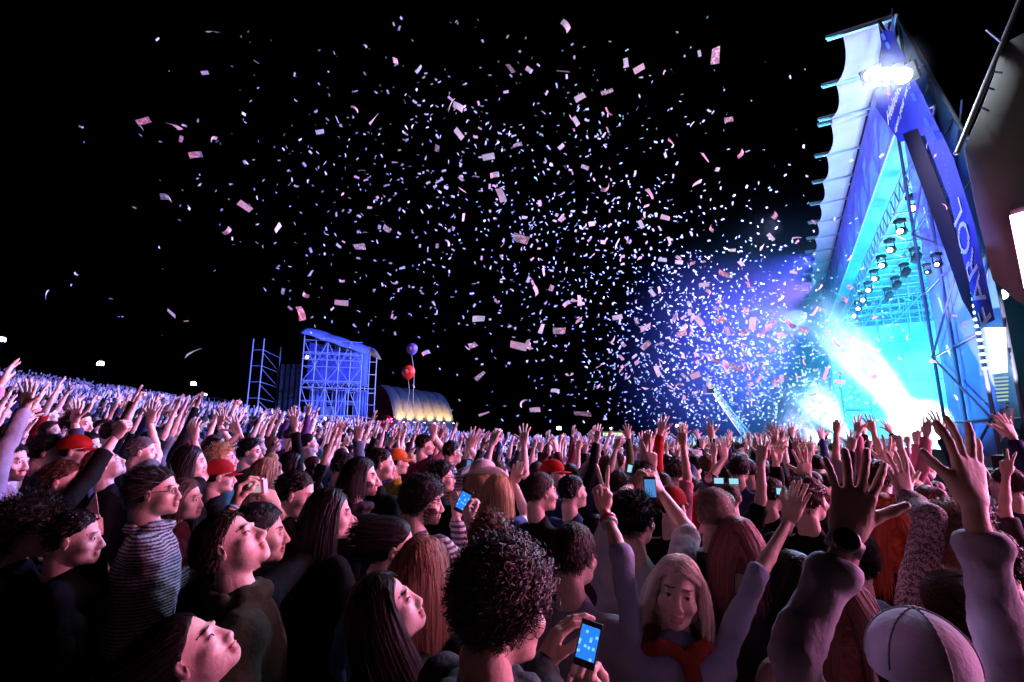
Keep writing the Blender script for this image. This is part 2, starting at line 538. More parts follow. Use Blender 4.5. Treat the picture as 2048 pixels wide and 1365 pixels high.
def strand_vf(n, style, seed, L=.04, w=.0018, seg=4, curl=0.0):
    r = np.random.RandomState(seed)
    d = r.normal(size=(n * 4, 3)); d /= np.linalg.norm(d, axis=1)[:, None]
    p = HC + HR * 1.02 * d
    ok = scalp_ok(p); p = p[ok][:n]; d = d[ok][:n]; n = len(p)
    nm = d / HR; nm /= np.linalg.norm(nm, axis=1)[:, None]
    Ls = L * r.uniform(.7, 1.15, n)
    part = .012
    if style in ('long', 'bob'):
        side = np.sign(p[:, 0] - part); side[side == 0] = 1
        comb = np.stack([side * .55, -.35 + 0 * side, -.4 + 0 * side], 1)
        cur = nm * .10 + comb * .9
        grav = np.array([0, -.03, -1.0])
    elif style == 'curly':
        cur = nm * .9 + r.normal(size=(n, 3)) * .45; grav = np.array([0, 0, -.25])
    elif style == 'swept':
        cur = nm * .45 + np.array([0.2, -.8, .1]) + r.normal(size=(n, 3)) * .2; grav = np.array([0, -.25, -.2])
    elif style == 'pony':
        cur = nm * .1 + np.array([0, -1, .1]); grav = np.array([0, -.5, .0])
    else:
        t = np.cross(nm, [1, 0, 0]); t[:, 1] = -np.abs(t[:, 1])
        cur = nm * .13 + np.array([0.14, -.5, -.3]) + r.normal(size=(n, 3)) * .13; grav = np.array([0, 0, -.35])
    ph = r.rand(n) * 6.28; fr = r.uniform(1.2, 2.0, n)
    pts = [p.copy()]
    pos = p.copy()
    step = (Ls / seg)[:, None]
    for k in range(seg):
        cur = cur / np.linalg.norm(cur, axis=1)[:, None]
        g = .55 if style in ('long', 'bob') else .35
        cur = cur + grav * g * (1 + (k > 1) * .4) + r.normal(size=(n, 3)) * (.05 if style in ('long', 'bob', 'pony', 'curly') else .12)
        cur /= np.linalg.norm(cur, axis=1)[:, None]
        pos = pos + cur * step
        q = (pos - HC) / (HR * 1.05); m = np.linalg.norm(q, axis=1)
        ins = m < 1
        pos[ins] = HC + (HR * (1.05 + .05 * r.rand(ins.sum(), 1))) * (q[ins] / m[ins][:, None])
        if style in ('long', 'bob'):
            f = (pos[:, 2] < .07) & (pos[:, 1] > .0)
            pos[f, 1] = np.minimum(pos[f, 1], .045); pos[f, 0] = np.sign(pos[f, 0] + 1e-6) * np.maximum(np.abs(pos[f, 0]), .074)
            q2 = np.hypot(pos[:, 0] / .078, (pos[:, 1] + .03) / .075); bl = (pos[:, 2] < 0) & (q2 < 1)
            pos[bl, 1] = np.where(np.abs(pos[bl, 0]) < .06, np.minimum(pos[bl, 1], -.09), pos[bl, 1])
        o = pos.copy()
        if curl > 0:
            a = ph + fr * (k + 1) * (.55 if seg > 8 else .9)
            e1 = np.cross(cur, [0.3, .2, 1.0]); e1 /= np.linalg.norm(e1, axis=1)[:, None] + 1e-6; e2 = np.cross(cur, e1)
            o = o + curl * (np.cos(a)[:, None] * e1 + np.sin(a)[:, None] * e2)
        pts.append(o)
    pts = np.stack(pts, 1)                                     # n, seg+1, 3
    tg = np.gradient(pts, axis=1)
    rdir = np.cross(tg, nm[:, None, :] + r.normal(size=(n, 1, 3)) * .3)
    rdir /= np.linalg.norm(rdir, axis=2)[..., None] + 1e-9
    tp = np.linspace(1, .35, seg + 1)[None, :, None] * w
    A = pts - rdir * tp; B = pts + rdir * tp
    V = np.stack([A, B], 2).reshape(-1, 3)
    k = np.arange(seg)
    base = (np.arange(n) * (seg + 1) * 2)[:, None] + k[None] * 2
    F = np.stack([base, base + 1, base + 3, base + 2], -1).reshape(-1, 4)
    return V, F

def cap_vf(h, style, seed=0):
    drop = style in ('long', 'bob')
    s = SDF((-.15, -.19, -.34 if style == 'long' else -.2), (.15, .13, .17), h)
    t = {'short': .004, 'buzz': .003, 'swept': .009, 'curly': .016, 'afro': .040, 'long': .004, 'bob': .005, 'pony': .005, 'bun': .006}[style]
    s.ell(HC, HR - .002 + t, .01)
    pl = np.array([0, -1.03, 1.0]); pl = pl / np.linalg.norm(pl)
    off = .004 if style not in ('curly', 'afro') else .0
    s.cut((0, -.06, -.062 + off), (0, 1.03, -1.0), .008)
    if style == 'long':
        s.ell((0, -.055, -.06), (.078, .048, .12), .03); s.cap((-.055, -.07, -.1), (-.05, -.06, -.27), .04, .02, .03); s.cap((.055, -.07, -.1), (.05, -.06, -.27), .04, .02, .03)
        s.cap((0, -.08, -.1), (0, -.075, -.29), .045, .02, .03)
        for q in (-1, 1): s.cap((q * .08, .0, .02), (q * .088, .01, -.14), .016, .012, .02)
    if style == 'bob':
        s.ell((0, -.05, -.035), (.092, .06, .085), .03)
        for q in (-1, 1): s.cap((q * .082, .005, .02), (q * .085, .018, -.06), .018, .012, .02)
    if style == 'pony': s.cap((0, -.115, .04), (0, -.15, -.13), .022, .012, .01)
    if style == 'bun': s.ell((0, -.11, .09), (.04, .035, .038), .01)
    if style in ('curly', 'afro'): s.noise(.006, 95, seed)
    elif style != 'buzz': s.noise(.0015 if drop else .0035, 60, seed, (1.6, 1, .35))
    return s.mesh()

_hairmesh = {}
def hair_mesh(style, lod, seed=0):
    """lod 0: close up, 1: a few metres, 2: far"""
    k = (style, lod, seed)
    if k in _hairmesh: return _hairmesh[k]
    V, F = cap_vf((.006, .009, .013)[lod], style, seed)
    mi = np.zeros(len(F), int)
    base = {'afro': 'curly', 'bun': 'pony'}.get(style, style)
    ns = {0: {'curly': 4200, 'long': 7000, 'bob': 5200, 'short': 5200, 'swept': 2600, 'buzz': 3000, 'pony': 2200},
          1: {'curly': 420, 'long': 1500, 'bob': 1200, 'short': 420, 'swept': 380, 'buzz': 0, 'pony': 260}, 2: {}}[lod].get(base, 0)
    if ns:
        L = {'curly': .048, 'long': .33, 'bob': .22, 'short': .024, 'swept': .06, 'buzz': .008, 'pony': .09}[base]
        if style == 'afro': L = .09
        seg = {'long': 9, 'bob': 6, 'curly': 12 if lod == 0 else 7}.get(base, 3)
        w = {0: .0015, 1: .0032}[lod]
        if base in ('long', 'bob'): w *= .62
        if base == 'buzz': w *= .6
        if base == 'curly' and lod == 0: w = .0021
        Vs, Fs = strand_vf(ns, base, seed + 3, L, w, seg, curl=.009 if base == 'curly' else 0)
        F = np.concatenate([F, Fs + len(V)]); mi = np.concatenate([mi, np.ones(len(Fs), int)]); V = np.concatenate([V, Vs])
    me = mesh_np('hair', V, F, (hairm, hairs), mi)
    _hairmesh[k] = me
    return me

# ------------------------------------------------------------------ people
def ik(S, W, l1, l2, pole):
    S = np.array(S, float); W = np.array(W, float); d = W - S; L = np.linalg.norm(d); mx = (l1 + l2) * .995
    if L > mx: W = S + d / L * mx; d = W - S; L = mx
    if L < .12: L = .12
    u = d / L
    a = (l1 * l1 - l2 * l2 + L * L) / (2 * L); hh = math.sqrt(max(l1 * l1 - a * a, 0))
    pv = np.array(pole, float) - S; pv = pv - (pv @ u) * u; pv /= np.linalg.norm(pv) + 1e-9
    return S + u * a + pv * hh, W

HS = .92                        # head size
def body_parts(spec, lod):
    """all geometry in the body's own frame: feet at origin, chest to +Y, scale s"""
    hb, hh, hn = {0: (.013, .0034, .0040), 1: (.017, .0065, .006), 2: (.026, .0105, .009)}[lod]
    fem = spec.get('female', False); s = spec.get('s', 1.0); lean = spec.get('lean', (0, 0))
    sw = (.165 if fem else .185) * s
    lx, ly = lean
    nb = np.array([lx, ly, 1.43 * s])                          # neck base
    ch = np.array([lx * .7, ly * .7, 1.24 * s]); pe = np.array([0, 0, .95 * s])
    tw = spec.get('width', 1.0)
    Rh = rotm('Z', spec.get('hyaw', 0)) @ rotm('X', spec.get('pitch', 0)) @ rotm('Y', spec.get('roll', 0))
    piv = nb + np.array([0, -.005, .084 * s])
    hc = piv + Rh @ np.array([0, .02, .105]) * 1.0
    arms = []
    for side in (-1, 1):
        S = nb + np.array([side * sw, 0, -.045 * s])
        a = spec['arms'][0 if side < 0 else 1]
        l1, l2 = .29 * s, .26 * s
        if a is None:
            W = S + np.array([side * .10, .10, -.49]) * s; pole = S + np.array([side * .3, -.3, -.3]); fd = np.array([0, .15, -1.0]); pn = np.array([-side, 0, 0.]); kd = 'relax'
        else:
            W = np.array(a['w'], float); pole = np.array(a.get('pole', S + np.array([side * .5, -.1, -.4])), float)
            fd = a.get('fd'); pn = np.array(a.get('pn', (0, 1, 0)), float); kd = a.get('kind', 'open')
        raise_ = W[2] > S[2]
        if raise_: S = S + np.array([-side * .015, 0, .04 * s])
        E, W = ik(S, W, l1, l2, pole)
        if a is not None and 'E' in a: E = np.array(a['E'], float); W = np.array(a['w'], float)
        f0 = (W - E) / np.linalg.norm(W - E)
        fd = f0 if fd is None else np.array(fd, float); fd = fd / np.linalg.norm(fd)
        pn = pn - (pn @ fd) * fd; pn /= np.linalg.norm(pn) + 1e-9
        R = np.stack([np.cross(pn, fd), pn, fd], 1)
        arms.append(dict(fixed=a is not None and 'E' in a, S=S, E=E, W=W, R=R, kind=kd, side=side, f0=f0))
    pts = [nb, hc] + [q for a in arms for q in (a['S'], a['E'], a['W'])]
    lo = np.minimum(np.min(pts, 0) - .1, [-.24 * s * tw, -.17 * s, 0]); hi = np.maximum(np.max(pts, 0) + .1, [.24 * s * tw, .22 * s, 0])
    lo[2] = 0
    # body (skin): torso, limbs, neck as one surface
    b = SDF(lo, hi, hb)
    b.ell(pe, (.15 * s * tw, .105 * s * tw, .13 * s), .05); b.ell((pe + ch) / 2, (.135 * s * tw, .10 * s * tw, .17 * s), .05)
    b.ell(ch, (.155 * s * tw, .11 * s * tw, .18 * s), .05)
    b.cap(nb + [-sw * .8, 0, -.05 * s], nb + [sw * .8, 0, -.05 * s], .045 * s, .045 * s, .05)
    b.cap(nb + [0, -.005, -.05 * s], hc + Rh @ np.array([0, -.045, -.085]), .060 if not fem else .052, .050 if not fem else .043, .03)
    for q in (-1, 1):
        hp = np.array([q * .085 * s, 0, .9 * s]); kn = np.array([q * .095 * s, .02, .48 * s]); an = np.array([q * .1 * s, 0, .08 * s])
        b.cap(hp, kn, .08 * s, .055 * s, .03); b.cap(kn, an, .053 * s, .038 * s, .02); b.cap(an - [0, .01, .03], an + [q * .02, .14 * s, -.04], .035 * s, .03 * s, .02)
    sf = (.9 if fem else 1.0) * s
    sf0 = sf
    for a in arms:
        sf = sf0 * (.84 if a['fixed'] else 1)
        b.cap(a['S'], a['E'], (.036 if a['fixed'] else .047) * sf, .037 * sf, .012 if a['fixed'] else .03)
        m = a['E'] * .65 + a['W'] * .35
        b.cap(a['E'], m, .037 * sf, .036 * sf, .02); b.cap(m, a['W'] - a['f0'] * .005, .036 * sf, .0235 * sf, .01)
    sf = sf0
    V, F = b.mesh(); mi = np.zeros(len(F), int)
    Hv, Hf, Hm = get_head(hh, fem, spec.get('beard', False), spec.get('hv', 0), spec.get('smile', False))
    Vs = [V]; Fs = [F]; Ms = [mi]; o = len(V)
    Vs.append(Hv * HS @ Rh.T + hc); Fs.append(Hf + o); Ms.append(Hm); o += len(Hv)
    for i, a in enumerate(arms):
        hv, hf = get_hand(hn, a['kind'], (spec.get('hv', 0) + i) % 2)
        hv = hv * (sf if not fem else s * .93)
        if a['side'] > 0: hv = hv * [-1, 1, 1]; hf = hf[:, ::-1]
        Vs.append(hv @ a['R'].T + a['W']); Fs.append(hf + o); Ms.append(np.zeros(len(hf), int)); o += len(hv)
    body = mesh_np('body', np.concatenate(Vs), np.concatenate(Fs), (skin, lips, brow, eyem, whitem, beardm), np.concatenate(Ms))
    # shirt
    t = spec.get('thick', .016); sl = spec.get('sleeve', 1.0)
    g = SDF(lo - [.05, .05, 0], hi + [.05, .05, .05], hb)
    g.ell(pe + [0, 0, .03], (.15 * s * tw + t, .105 * s * tw + t, .13 * s), .05); g.ell((pe + ch) / 2, (.138 * s * tw + t, .102 * s * tw + t, .18 * s), .05)
    g.ell(ch, (.158 * s * tw + t, .112 * s * tw + t, .185 * s + t), .05)
    g.cap(nb + [-sw * .82, 0, -.055 * s], nb + [sw * .82, 0, -.055 * s], .045 * s + t, .045 * s + t, .05)
    if fem:
        for q in (-1, 1): g.ell(ch + [q * .065 * s, .09 * s, .03 * s], (.06, .05, .06), .04)
    if spec.get('collar', 1):
        g.cap(nb + [0, -.012, -.03 * s], nb + [0, -.006, .016 * s], .070, .062, .03)
        if spec.get('collar', 1) > 1:
            for kk in range(10):
                an = kk / 9 * 5.0 + 2.2
                pa = nb + np.array([math.sin(an) * .085, math.cos(an) * .085 - .01, .035]); an += .55
                pb = nb + np.array([math.sin(an) * .085, math.cos(an) * .085 - .01, .035]); g.cap(pa, pb, .021, .021, .015)
    for a in arms:
        st2 = t * .7
        if sl > .5:
            end = a['E'] + (a['W'] - a['E']) * (sl - .5) * 2 * .97; dr = a['f0']
            rE = .038 * sf + st2; rW = (.037 + (.026 - .037) * (sl - .5) * 2) * sf + st2 * 1.15; sm = .82 if a.get('fixed') else 1.0; rE *= sm; rW *= sm
            g.cap(a['S'], a['E'], (.040 if a.get('fixed') else .048) * sf + st2, rE, .012 if a.get('fixed') else .03); g.cap(a['E'], end, rE, rW, .008)
            if spec.get('puffy'):
                nk = 7
                for kk in range(nk):
                    c0 = a['E'] + (end - a['E']) * (kk + .5 + .3 * math.sin(kk * 5.1)) / nk; tl = np.array([math.sin(kk * 2.3) * .012, math.cos(kk * 1.7) * .012, 0])
                    g.cap(c0 - tl, c0 + tl, rE * .94, rE * .94, .004)
        else:
            dr = (a['E'] - a['S']) / np.linalg.norm(a['E'] - a['S']); end = a['S'] + (a['E'] - a['S']) * sl * 2
            rW = .046 * sf + st2; g.cap(a['S'], end, .05 * sf + st2, rW, .04)
        g.cap(end + dr * .075, end + dr * .2, .072, .072, .003, neg=True)
        g.cap(end - dr * .012, end - dr * .008, rW + .004, rW + .004, .004); g.cap(end + dr * .079, end + dr * .2, .072, .072, .003, neg=True)
    if lod < 2: g.noise(.0022 if spec.get('puffy') else .0042, 30, spec.get('seed', 0), (1, 1, 1.6))
    # cut the sleeves open flat at the cuff so that the wrist comes out of them
    V, F = g.mesh()
    shirt = mesh_np('shirt', V, F, (spec.get('cmat', cloth),))
    # trousers
    tr = SDF((-.26 * s * tw, -.17 * s, 0), (.26 * s * tw, .22 * s, 1.1 * s), .024 if lod < 2 else .032)
    tr.ell(pe - [0, 0, .02], (.158 * s * tw, .115 * s * tw, .12 * s), .04)
    for q in (-1, 1):
        tr.cap((q * .085 * s, 0, .88 * s), (q * .095 * s, .015, .48 * s), .092 * s, .068 * s, .02); tr.cap((q * .095 * s, .015, .48 * s), (q * .1 * s, 0, .07), .066 * s, .055 * s, .02)
    V, F = tr.mesh()
    trousers = mesh_np('trousers', V, F, (cloth,))
    M = Matrix(np.block([[Rh * HS, hc[:, None]], [np.zeros((1, 3)), np.ones((1, 1))]]).tolist())
    return dict(body=body, shirt=shirt, trousers=trousers, M=M, arms=arms, nb=nb, s=s, Rh=Rh, hc=hc)

def phone_at(loc, R, label, glow=True, group=None, scr=None):
    """phone: width X, height Z, screen faces -Y"""
    root = empty('phone', loc)
    root.rotation_euler = Matrix(np.asarray(R).tolist()).to_euler()
    m = MB(); m.box((0, 0, 0), (.062, .009, .118)); o = m.build('case', black_plastic, root)
    bv = o.modifiers.new('bevel', 'BEVEL'); bv.width = .004; bv.segments = 2
    MB().box((0, -.0052, .002), (.052, .0012, .084)).build('screen', scr or screen_mat, root)
    MB().lathe([(.004, 0), (.004, .001)], 10, Matrix.Translation((0, -.0050, -.050)) @ Matrix.Rotation(rad(90), 4, 'X')).build('button', principled('dark button', (.08, .08, .09), .3), root)
    MB().lathe([(.0045, 0), (.003, .0014)], 10, Matrix.Translation((.018, .0045, .045)) @ Matrix.Rotation(rad(-90), 4, 'X')).build('lens', principled('lens glass', (.01, .01, .012), .05), root)
    tag(root, label, 'phone', group)
    return root

def screen_material():
    m = bpy.data.materials.new('phone screen'); m.use_nodes = True
    nt = m.node_tree; b = nt.nodes['Principled BSDF']; b.inputs['Base Color'].default_value = (0, 0, 0, 1); b.inputs['Roughness'].default_value = .1
    tc = nt.nodes.new('ShaderNodeTexCoord'); mp = nt.nodes.new('ShaderNodeMapping'); mp.inputs['Scale'].default_value = (75, 1, 75)
    vo = nt.nodes.new('ShaderNodeTexVoronoi'); vo.distance = 'CHEBYCHEV'; vo.inputs['Scale'].default_value = 1.0; vo.inputs['Randomness'].default_value = .75
    r = nt.nodes.new('ShaderNodeValToRGB'); r.color_ramp.elements[0].color = (.22, .62, 1, 1); r.color_ramp.elements[1].color = (.02, .20, .80, 1)
    r.color_ramp.elements[0].position = .22; r.color_ramp.elements[1].position = .32
    nt.links.new(tc.outputs['Object'], mp.inputs[0]); nt.links.new(mp.outputs[0], vo.inputs[0]); nt.links.new(vo.outputs[0], r.inputs[0])
    nt.links.new(r.outputs[0], b.inputs['Emission Color']); b.inputs['Emission Strength'].default_value = 1.2
    return m
screen_mat = screen_material()
dim_screen = emit('dim phone screen', (.10, .32, .75), .8)
pale_screen = emit('pale phone screen', (.35, .75, .9), 1.0)

def glasses(parent, M, mat=black_plastic):
    g = empty('glasses', (0, 0, 0)); g.parent = parent; g.matrix_local = M
    for q in (-1, 1):
        pts = [(q * .033 + .022 * math.cos(t), .103 - .03 * abs(math.cos(t) * .3), .000 + .016 * math.sin(t)) for t in np.linspace(0, 6.2832, 17)]
        MB().path(pts, .0022, 5).build('rim', mat, g)
        MB().path([(q * .055, .100, .004), (q * .074, .085, .004), (q * .082, .0, .006), (q * .080, -.015, -.01)], .0022, 5).build('temple', mat, g)
    MB().path([(-.011, .106, .002), (0, .110, .005), (.011, .106, .002)], .002, 5).build('bridge', mat, g)
    return g

def cap_hat(parent, M, color, back=False, mat=None):
    """baseball cap: crown and brim, child of the wearer"""
    s = SDF((-.13, -.16, -.03), (.13, .26, .17), .006)
    s.ell((0, -.015, .045), (.092, .112, .098), .01)
    s.cut((0, 0, .028), (0, .12, -1), .006)
    V, F = s.mesh()
    root = link('cap', mesh_np('cap', V, F, (mat or cloth,)), parent, color, M)
    # brim
    vs = []; fs = []
    n = 14
    for j in range(5):
        rr = j / 4
        for i in range(n + 1):
            t = rad(-65 + 130 * i / n)
            vs.append(((.088 + .0 * rr) * math.sin(t), -.01 + .095 * math.cos(t) + rr * .075 * math.cos(t) ** .6, .036 - rr * .012 - .12 * abs(math.sin(t)) ** 3 * .15))
    for j in range(4):
        for i in range(n): a = j * (n + 1) + i; fs.append((a, a + 1, a + n + 2, a + n + 1))
    mb = MB().add(vs, fs)
    br = mb.build('brim', mat or cloth, root, True, color)
    so = br.modifiers.new('solid', 'SOLIDIFY'); so.thickness = .004
    MB().lathe([(.009, 0), (.007, .005), (.002, .007)], 10, Matrix.Translation((0, -.015, .141))).build('button', mat or cloth, root, True, color)
    if back:
        for k in range(6):
            a = k * math.pi / 3 + .5
            pts = [(.0935 * math.sin(a) * math.sin(t), -.015 + .1135 * math.cos(a) * math.sin(t), .045 + .0995 * math.cos(t)) for t in np.linspace(.08, 1.62, 12)]
            MB().path(pts, .0016, 4).build('seam', mat or cloth, root, True, tuple(c * .7 for c in color))
    return root

def cowboy_hat(parent, M, color):
    s = SDF((-.12, -.14, 0), (.12, .12, .2), .007)
    s.ell((0, -.01, .075), (.082, .10, .09), .01); s.cap((0, -.07, .19), (0, .06, .185), .02, .03, .03, neg=True); s.cut((0, 0, .045), (0, 0, -1), .004)
    V, F = s.mesh()
    root = link('cowboy_hat', mesh_np('hat', V, F, (cloth,)), parent, color, M)
    vs = []; fs = []; n = 28
    for j in range(5):
        rr = j / 4
        for i in range(n):
            t = 2 * math.pi * i / n
            vs.append(((.082 + .085 * rr) * math.cos(t), -.01 + (.10 + .075 * rr) * math.sin(t), .052 + .06 * rr * rr * math.cos(t) ** 2 - .012 * rr * math.sin(t) ** 2))
    for j in range(4):
        for i in range(n): fs.append((j * n + i, j * n + (i + 1) % n, (j + 1) * n + (i + 1) % n, (j + 1) * n + i))
    b = MB().add(vs, fs).build('brim', cloth, root, True, color); so = b.modifiers.new('solid', 'SOLIDIFY'); so.thickness = .004
    MB().path([(.086 * math.cos(t), -.01 + .104 * math.sin(t), .066) for t in np.linspace(0, 6.2832, 25)], .006, 5).build('hat_band', black_plastic, root)
    return root

def band(parent, arm, color, off=.03, wdt=.012, name='wristband', r=.028):
    W = arm['W'] - arm['f0'] * off
    z = Vector(arm['f0']).to_track_quat('Z', 'Y').to_matrix().to_4x4()
    m = MB().lathe([(r, -wdt / 2), (r + .002, -wdt / 2 + .001), (r + .002, wdt / 2 - .001), (r, wdt / 2)], 18, Matrix.Translation(Vector(W)) @ z)
    return m.build(name, principled('band plastic', (1, 1, 1), .4, obj_color=True), parent, True, color)

def hat_or_hair(o, bp, spec, lod):
    M = bp['M']
    if spec.get('hair'):
        link('hair', hair_mesh(spec['hair'], 2 if spec.get('hat') == 'cap' else lod, spec.get('hseed', 0)), o, spec.get('hc', (.02, .015, .012)), M)
    if spec.get('hat') == 'cap': cap_hat(o, M @ Matrix.Rotation(spec.get('hatrot', 0), 4, 'Z'), spec['hatc'], spec.get('hatseams', False))
    if spec.get('hat') == 'cowboy': cowboy_hat(o, M, spec['hatc'])
    if spec.get('glasses'): glasses(o, M)

TAKEN = []                       # (x, y, radius) of everybody placed by hand
def person(head, az, label, spec, armL=None, armR=None, body_az=None, lod=0):
    """head=(px,py,d) of the head's centre; az: where the face looks, degrees clockwise from +Y; arms by pixel"""
    hp = P(*head)
    baz = az if body_az is None else body_az
    yaw = -rad(baz)
    spec = dict(spec)
    spec['hyaw'] = -rad(az - baz)
    lean = spec.get('lean', (0, 0))
    Rz = rotm('Z', yaw)
    Rh = rotm('Z', spec['hyaw']) @ rotm('X', spec.get('pitch', 0)) @ rotm('Y', spec.get('roll', 0))
    loc_off = np.array([lean[0], lean[1] - .005, 0]) + Rh @ np.array([0, .02, .105])
    xy = hp[:2] - (Rz @ loc_off)[:2]
    gz = float(ground_z(xy[0], xy[1]))
    s = (hp[2] - gz - loc_off[2]) / 1.514
    if s > 1.16 or s < .8: print('height scale', label, round(s, 2))
    spec['s'] = s
    org = np.array([xy[0], xy[1], gz])
    inv = Rz.T
    arms = []
    for a in (armL, armR):
        if a is None: arms.append(None); continue
        q = dict(kind=a.get('kind', 'open'))
        q['w'] = inv @ (P(*a['w']) - org)
        if 'E' in a: q['E'] = inv @ (P(*a['E']) - org)
        if 'pole' in a: q['pole'] = inv @ (P(*a['pole']) - org)
        if 'tip' in a: q['fd'] = inv @ (P(*a['tip']) - P(*a['w']))
        q['pn'] = inv @ np.array(a.get('pn', (0, 1, 0)), float)
        arms.append(q)
    spec['arms'] = arms
    bp = body_parts(spec, lod)
    o = link('person', bp['body'], None, spec.get('skin', (.74, .52, .44)))
    o.location = org; o.rotation_euler = (0, 0, yaw)
    link('shirt' if not spec.get('jacket') else 'jacket', bp['shirt'], o, spec.get('sc', (.02, .02, .025)))
    link('trousers', bp['trousers'], o, spec.get('tc', (.03, .035, .06)))
    hat_or_hair(o, bp, spec, lod)
    tag(o, label, 'person', 'people in the festival crowd')
    TAKEN.append((xy[0], xy[1], .27))
    bp['o'] = o; bp['Rz'] = Rz; bp['org'] = org
    for a in bp['arms']:
        hint = a['S']
    return bp
def wpt(bp, q): return bp['Rz'] @ np.array(q) + bp['org']


# ------------------------------------------------------------------ ground and sky
gm = principled('trampled grass', (.05, .055, .03), .95, noise_mix=.5, nscale=.8, bump=.6, bscale=6)
xs = np.concatenate([np.linspace(-400, -90, 12), np.linspace(-85, 60, 100), np.linspace(70, 400, 12)])
ys = np.concatenate([np.linspace(-60, -12, 6), np.linspace(-10, 110, 90), np.linspace(125, 700, 12)])
GX, GY = np.meshgrid(xs, ys, indexing='ij')
V = np.stack([GX, GY, ground_z(GX, GY)], -1).reshape(-1, 3)
ny = len(ys)
I, J = np.meshgrid(np.arange(len(xs) - 1), np.arange(ny - 1), indexing='ij')
a = (I * ny + J).ravel()
tag(link('ground', mesh_np('ground', V, np.stack([a, a + ny, a + ny + 1, a + 1], 1), (gm,))), kind='structure')

# ------------------------------------------------------------------ big stage
steel = principled('galvanised steel', (.38, .39, .42), .45, .7)
alu = principled('aluminium', (.55, .56, .6), .4, .8)
dark = principled('black cloth', (.012, .012, .016), .9, bump=.3, bscale=12)
white_fab = principled('white roof fabric', (.40, .40, .44), .8, bump=.25, bscale=3, noise_mix=.12, nscale=1.2)
stage = empty('festival_stage', ST(0, 0, 0))
tag(stage, 'huge open-air stage at right lit cyan, its white roof edge lined with battens', 'stage')
so0 = np.array(stage.location)
def L(s, t, z): return ST(s, t, z) - so0

def scrim_mat(name, col, alpha, emis=None):
    m = principled(name, col, .9, alpha=alpha, bump=.2, bscale=4, noise_mix=.35, nscale=.9)
    return m
scrim = scrim_mat('blue scrim', (.16, .20, .62), .8)
HT = 15.0; HLc = 12.2
# canopy fabric: one sagging panel between each two battens
batt = [0.0, 2.6, 4.9, 5.3, 8.0, 10.8, 13.6, 16.4, 19.2, 22.0, 24.8, 27.6, 30.4, 33.2, 36.0]
for i, (s0, s1) in enumerate(zip(batt[:-1], batt[1:])):
    vs = []; fs = []; n = 8; m = 5
    for a in range(n + 1):
        u = a / n; s = s0 + (s1 - s0) * u; sag = 4 * u * (1 - u)
        w = 1.08 - .16 * sag * min(1, (s1 - s0) / 2)
        for b in range(m + 1):
            v = b / m
            vs.append(L(s, -.15 + (w + .15) * v, HT - .05 - .18 * sag * (.3 + .7 * v) - .05 * v))
    for a in range(n):
        for b in range(m): q = a * (m + 1) + b; fs.append((q, q + 1, q + m + 2, q + m + 1))
    o = MB().add(vs, fs).build('canopy_panel', white_fab, stage, True)
    so = o.modifiers.new('solid', 'SOLIDIFY'); so.thickness = .02
_bat = None
for s in batt:
    mb = MB()
    mb.box(L(s, .65, HT + .02), (1.8, .07, .10), np.array([[OS[0], US[0], 0], [OS[1], US[1], 0], [0, 0, 1]]))
    mb.box(L(s, .65, HT - .09), (1.72, .10, .03), np.array([[OS[0], US[0], 0], [OS[1], US[1], 0], [0, 0, 1]]))
    mb.build('batten', alu, stage)
def tb(s): return -.5 - .26 * max(0, s)      # canted back wall
# roof skin behind the edge and its underside
mb = MB(); mb.prism([L(-.3, -.2, HT + .05), L(37, -.2, HT + .05), L(37, -10.6, HT + .6), L(4, -1.2, HT + .1)], (0, 0, .06)); mb.build('roof', dark, stage)
# front fascia scrim between the upper and lower chord
o = MB().quad(L(0, -.25, HLc), L(36, -.25, HLc), L(36, -.25, HT), L(0, -.25, HT)).build('fascia', scrim, stage)
# a rippled inner curtain just inside the roof edge
curt = principled('pale blue curtain', (.35, .5, .6), .85, bump=.3, bscale=5)
for k in range(10):
    s0 = 2.5 + k * 3.3; vs = []; fs = []
    for a in range(9):
        s = s0 + a * .32
        for b in range(4): vs.append(L(s, -.35 - .06 * math.sin(a * 1.7 + b), HT - .1 - b * .45))
    for a in range(8):
        for b in range(3): q = a * 4 + b; fs.append((q, q + 1, q + 5, q + 4))
    so = MB().add(vs, fs).build('valance', curt, stage, True).modifiers.new('solid', 'SOLIDIFY'); so.thickness = .01
# front truss
def truss(parent, a, b, up, w, r=.035, step=1.2, mat=steel, side=None):
    """box or flat truss: chords are parts, the lacing one part"""
    a = np.array(a, float); b = np.array(b, float); up = np.array(up, float); Lg = np.linalg.norm(b - a); n = max(2, int(Lg / step))
    for q in (0, 1): rod(parent, 'chord', a + up * w * q, b + up * w * q, r, mat)
    m = MB()
    for i in range(n):
        p = a + (b - a) * i / n; q = a + (b - a) * (i + .5) / n; e = a + (b - a) * (i + 1) / n
        m.tube(p, q + up * w, r * .55, 4); m.tube(q + up * w, e, r * .55, 4)
    o = m.build('lacing', mat, parent); return o
truss(stage, L(-.2, -.3, HLc), L(36, -.3, HLc), (0, 0, 1), HT - HLc - .1, .06, 2.6)
truss(stage, L(4, -1.3, HLc - .3), L(36, -1.3, HLc - .3), (0, 0, 1), .8, .045, 1.0)
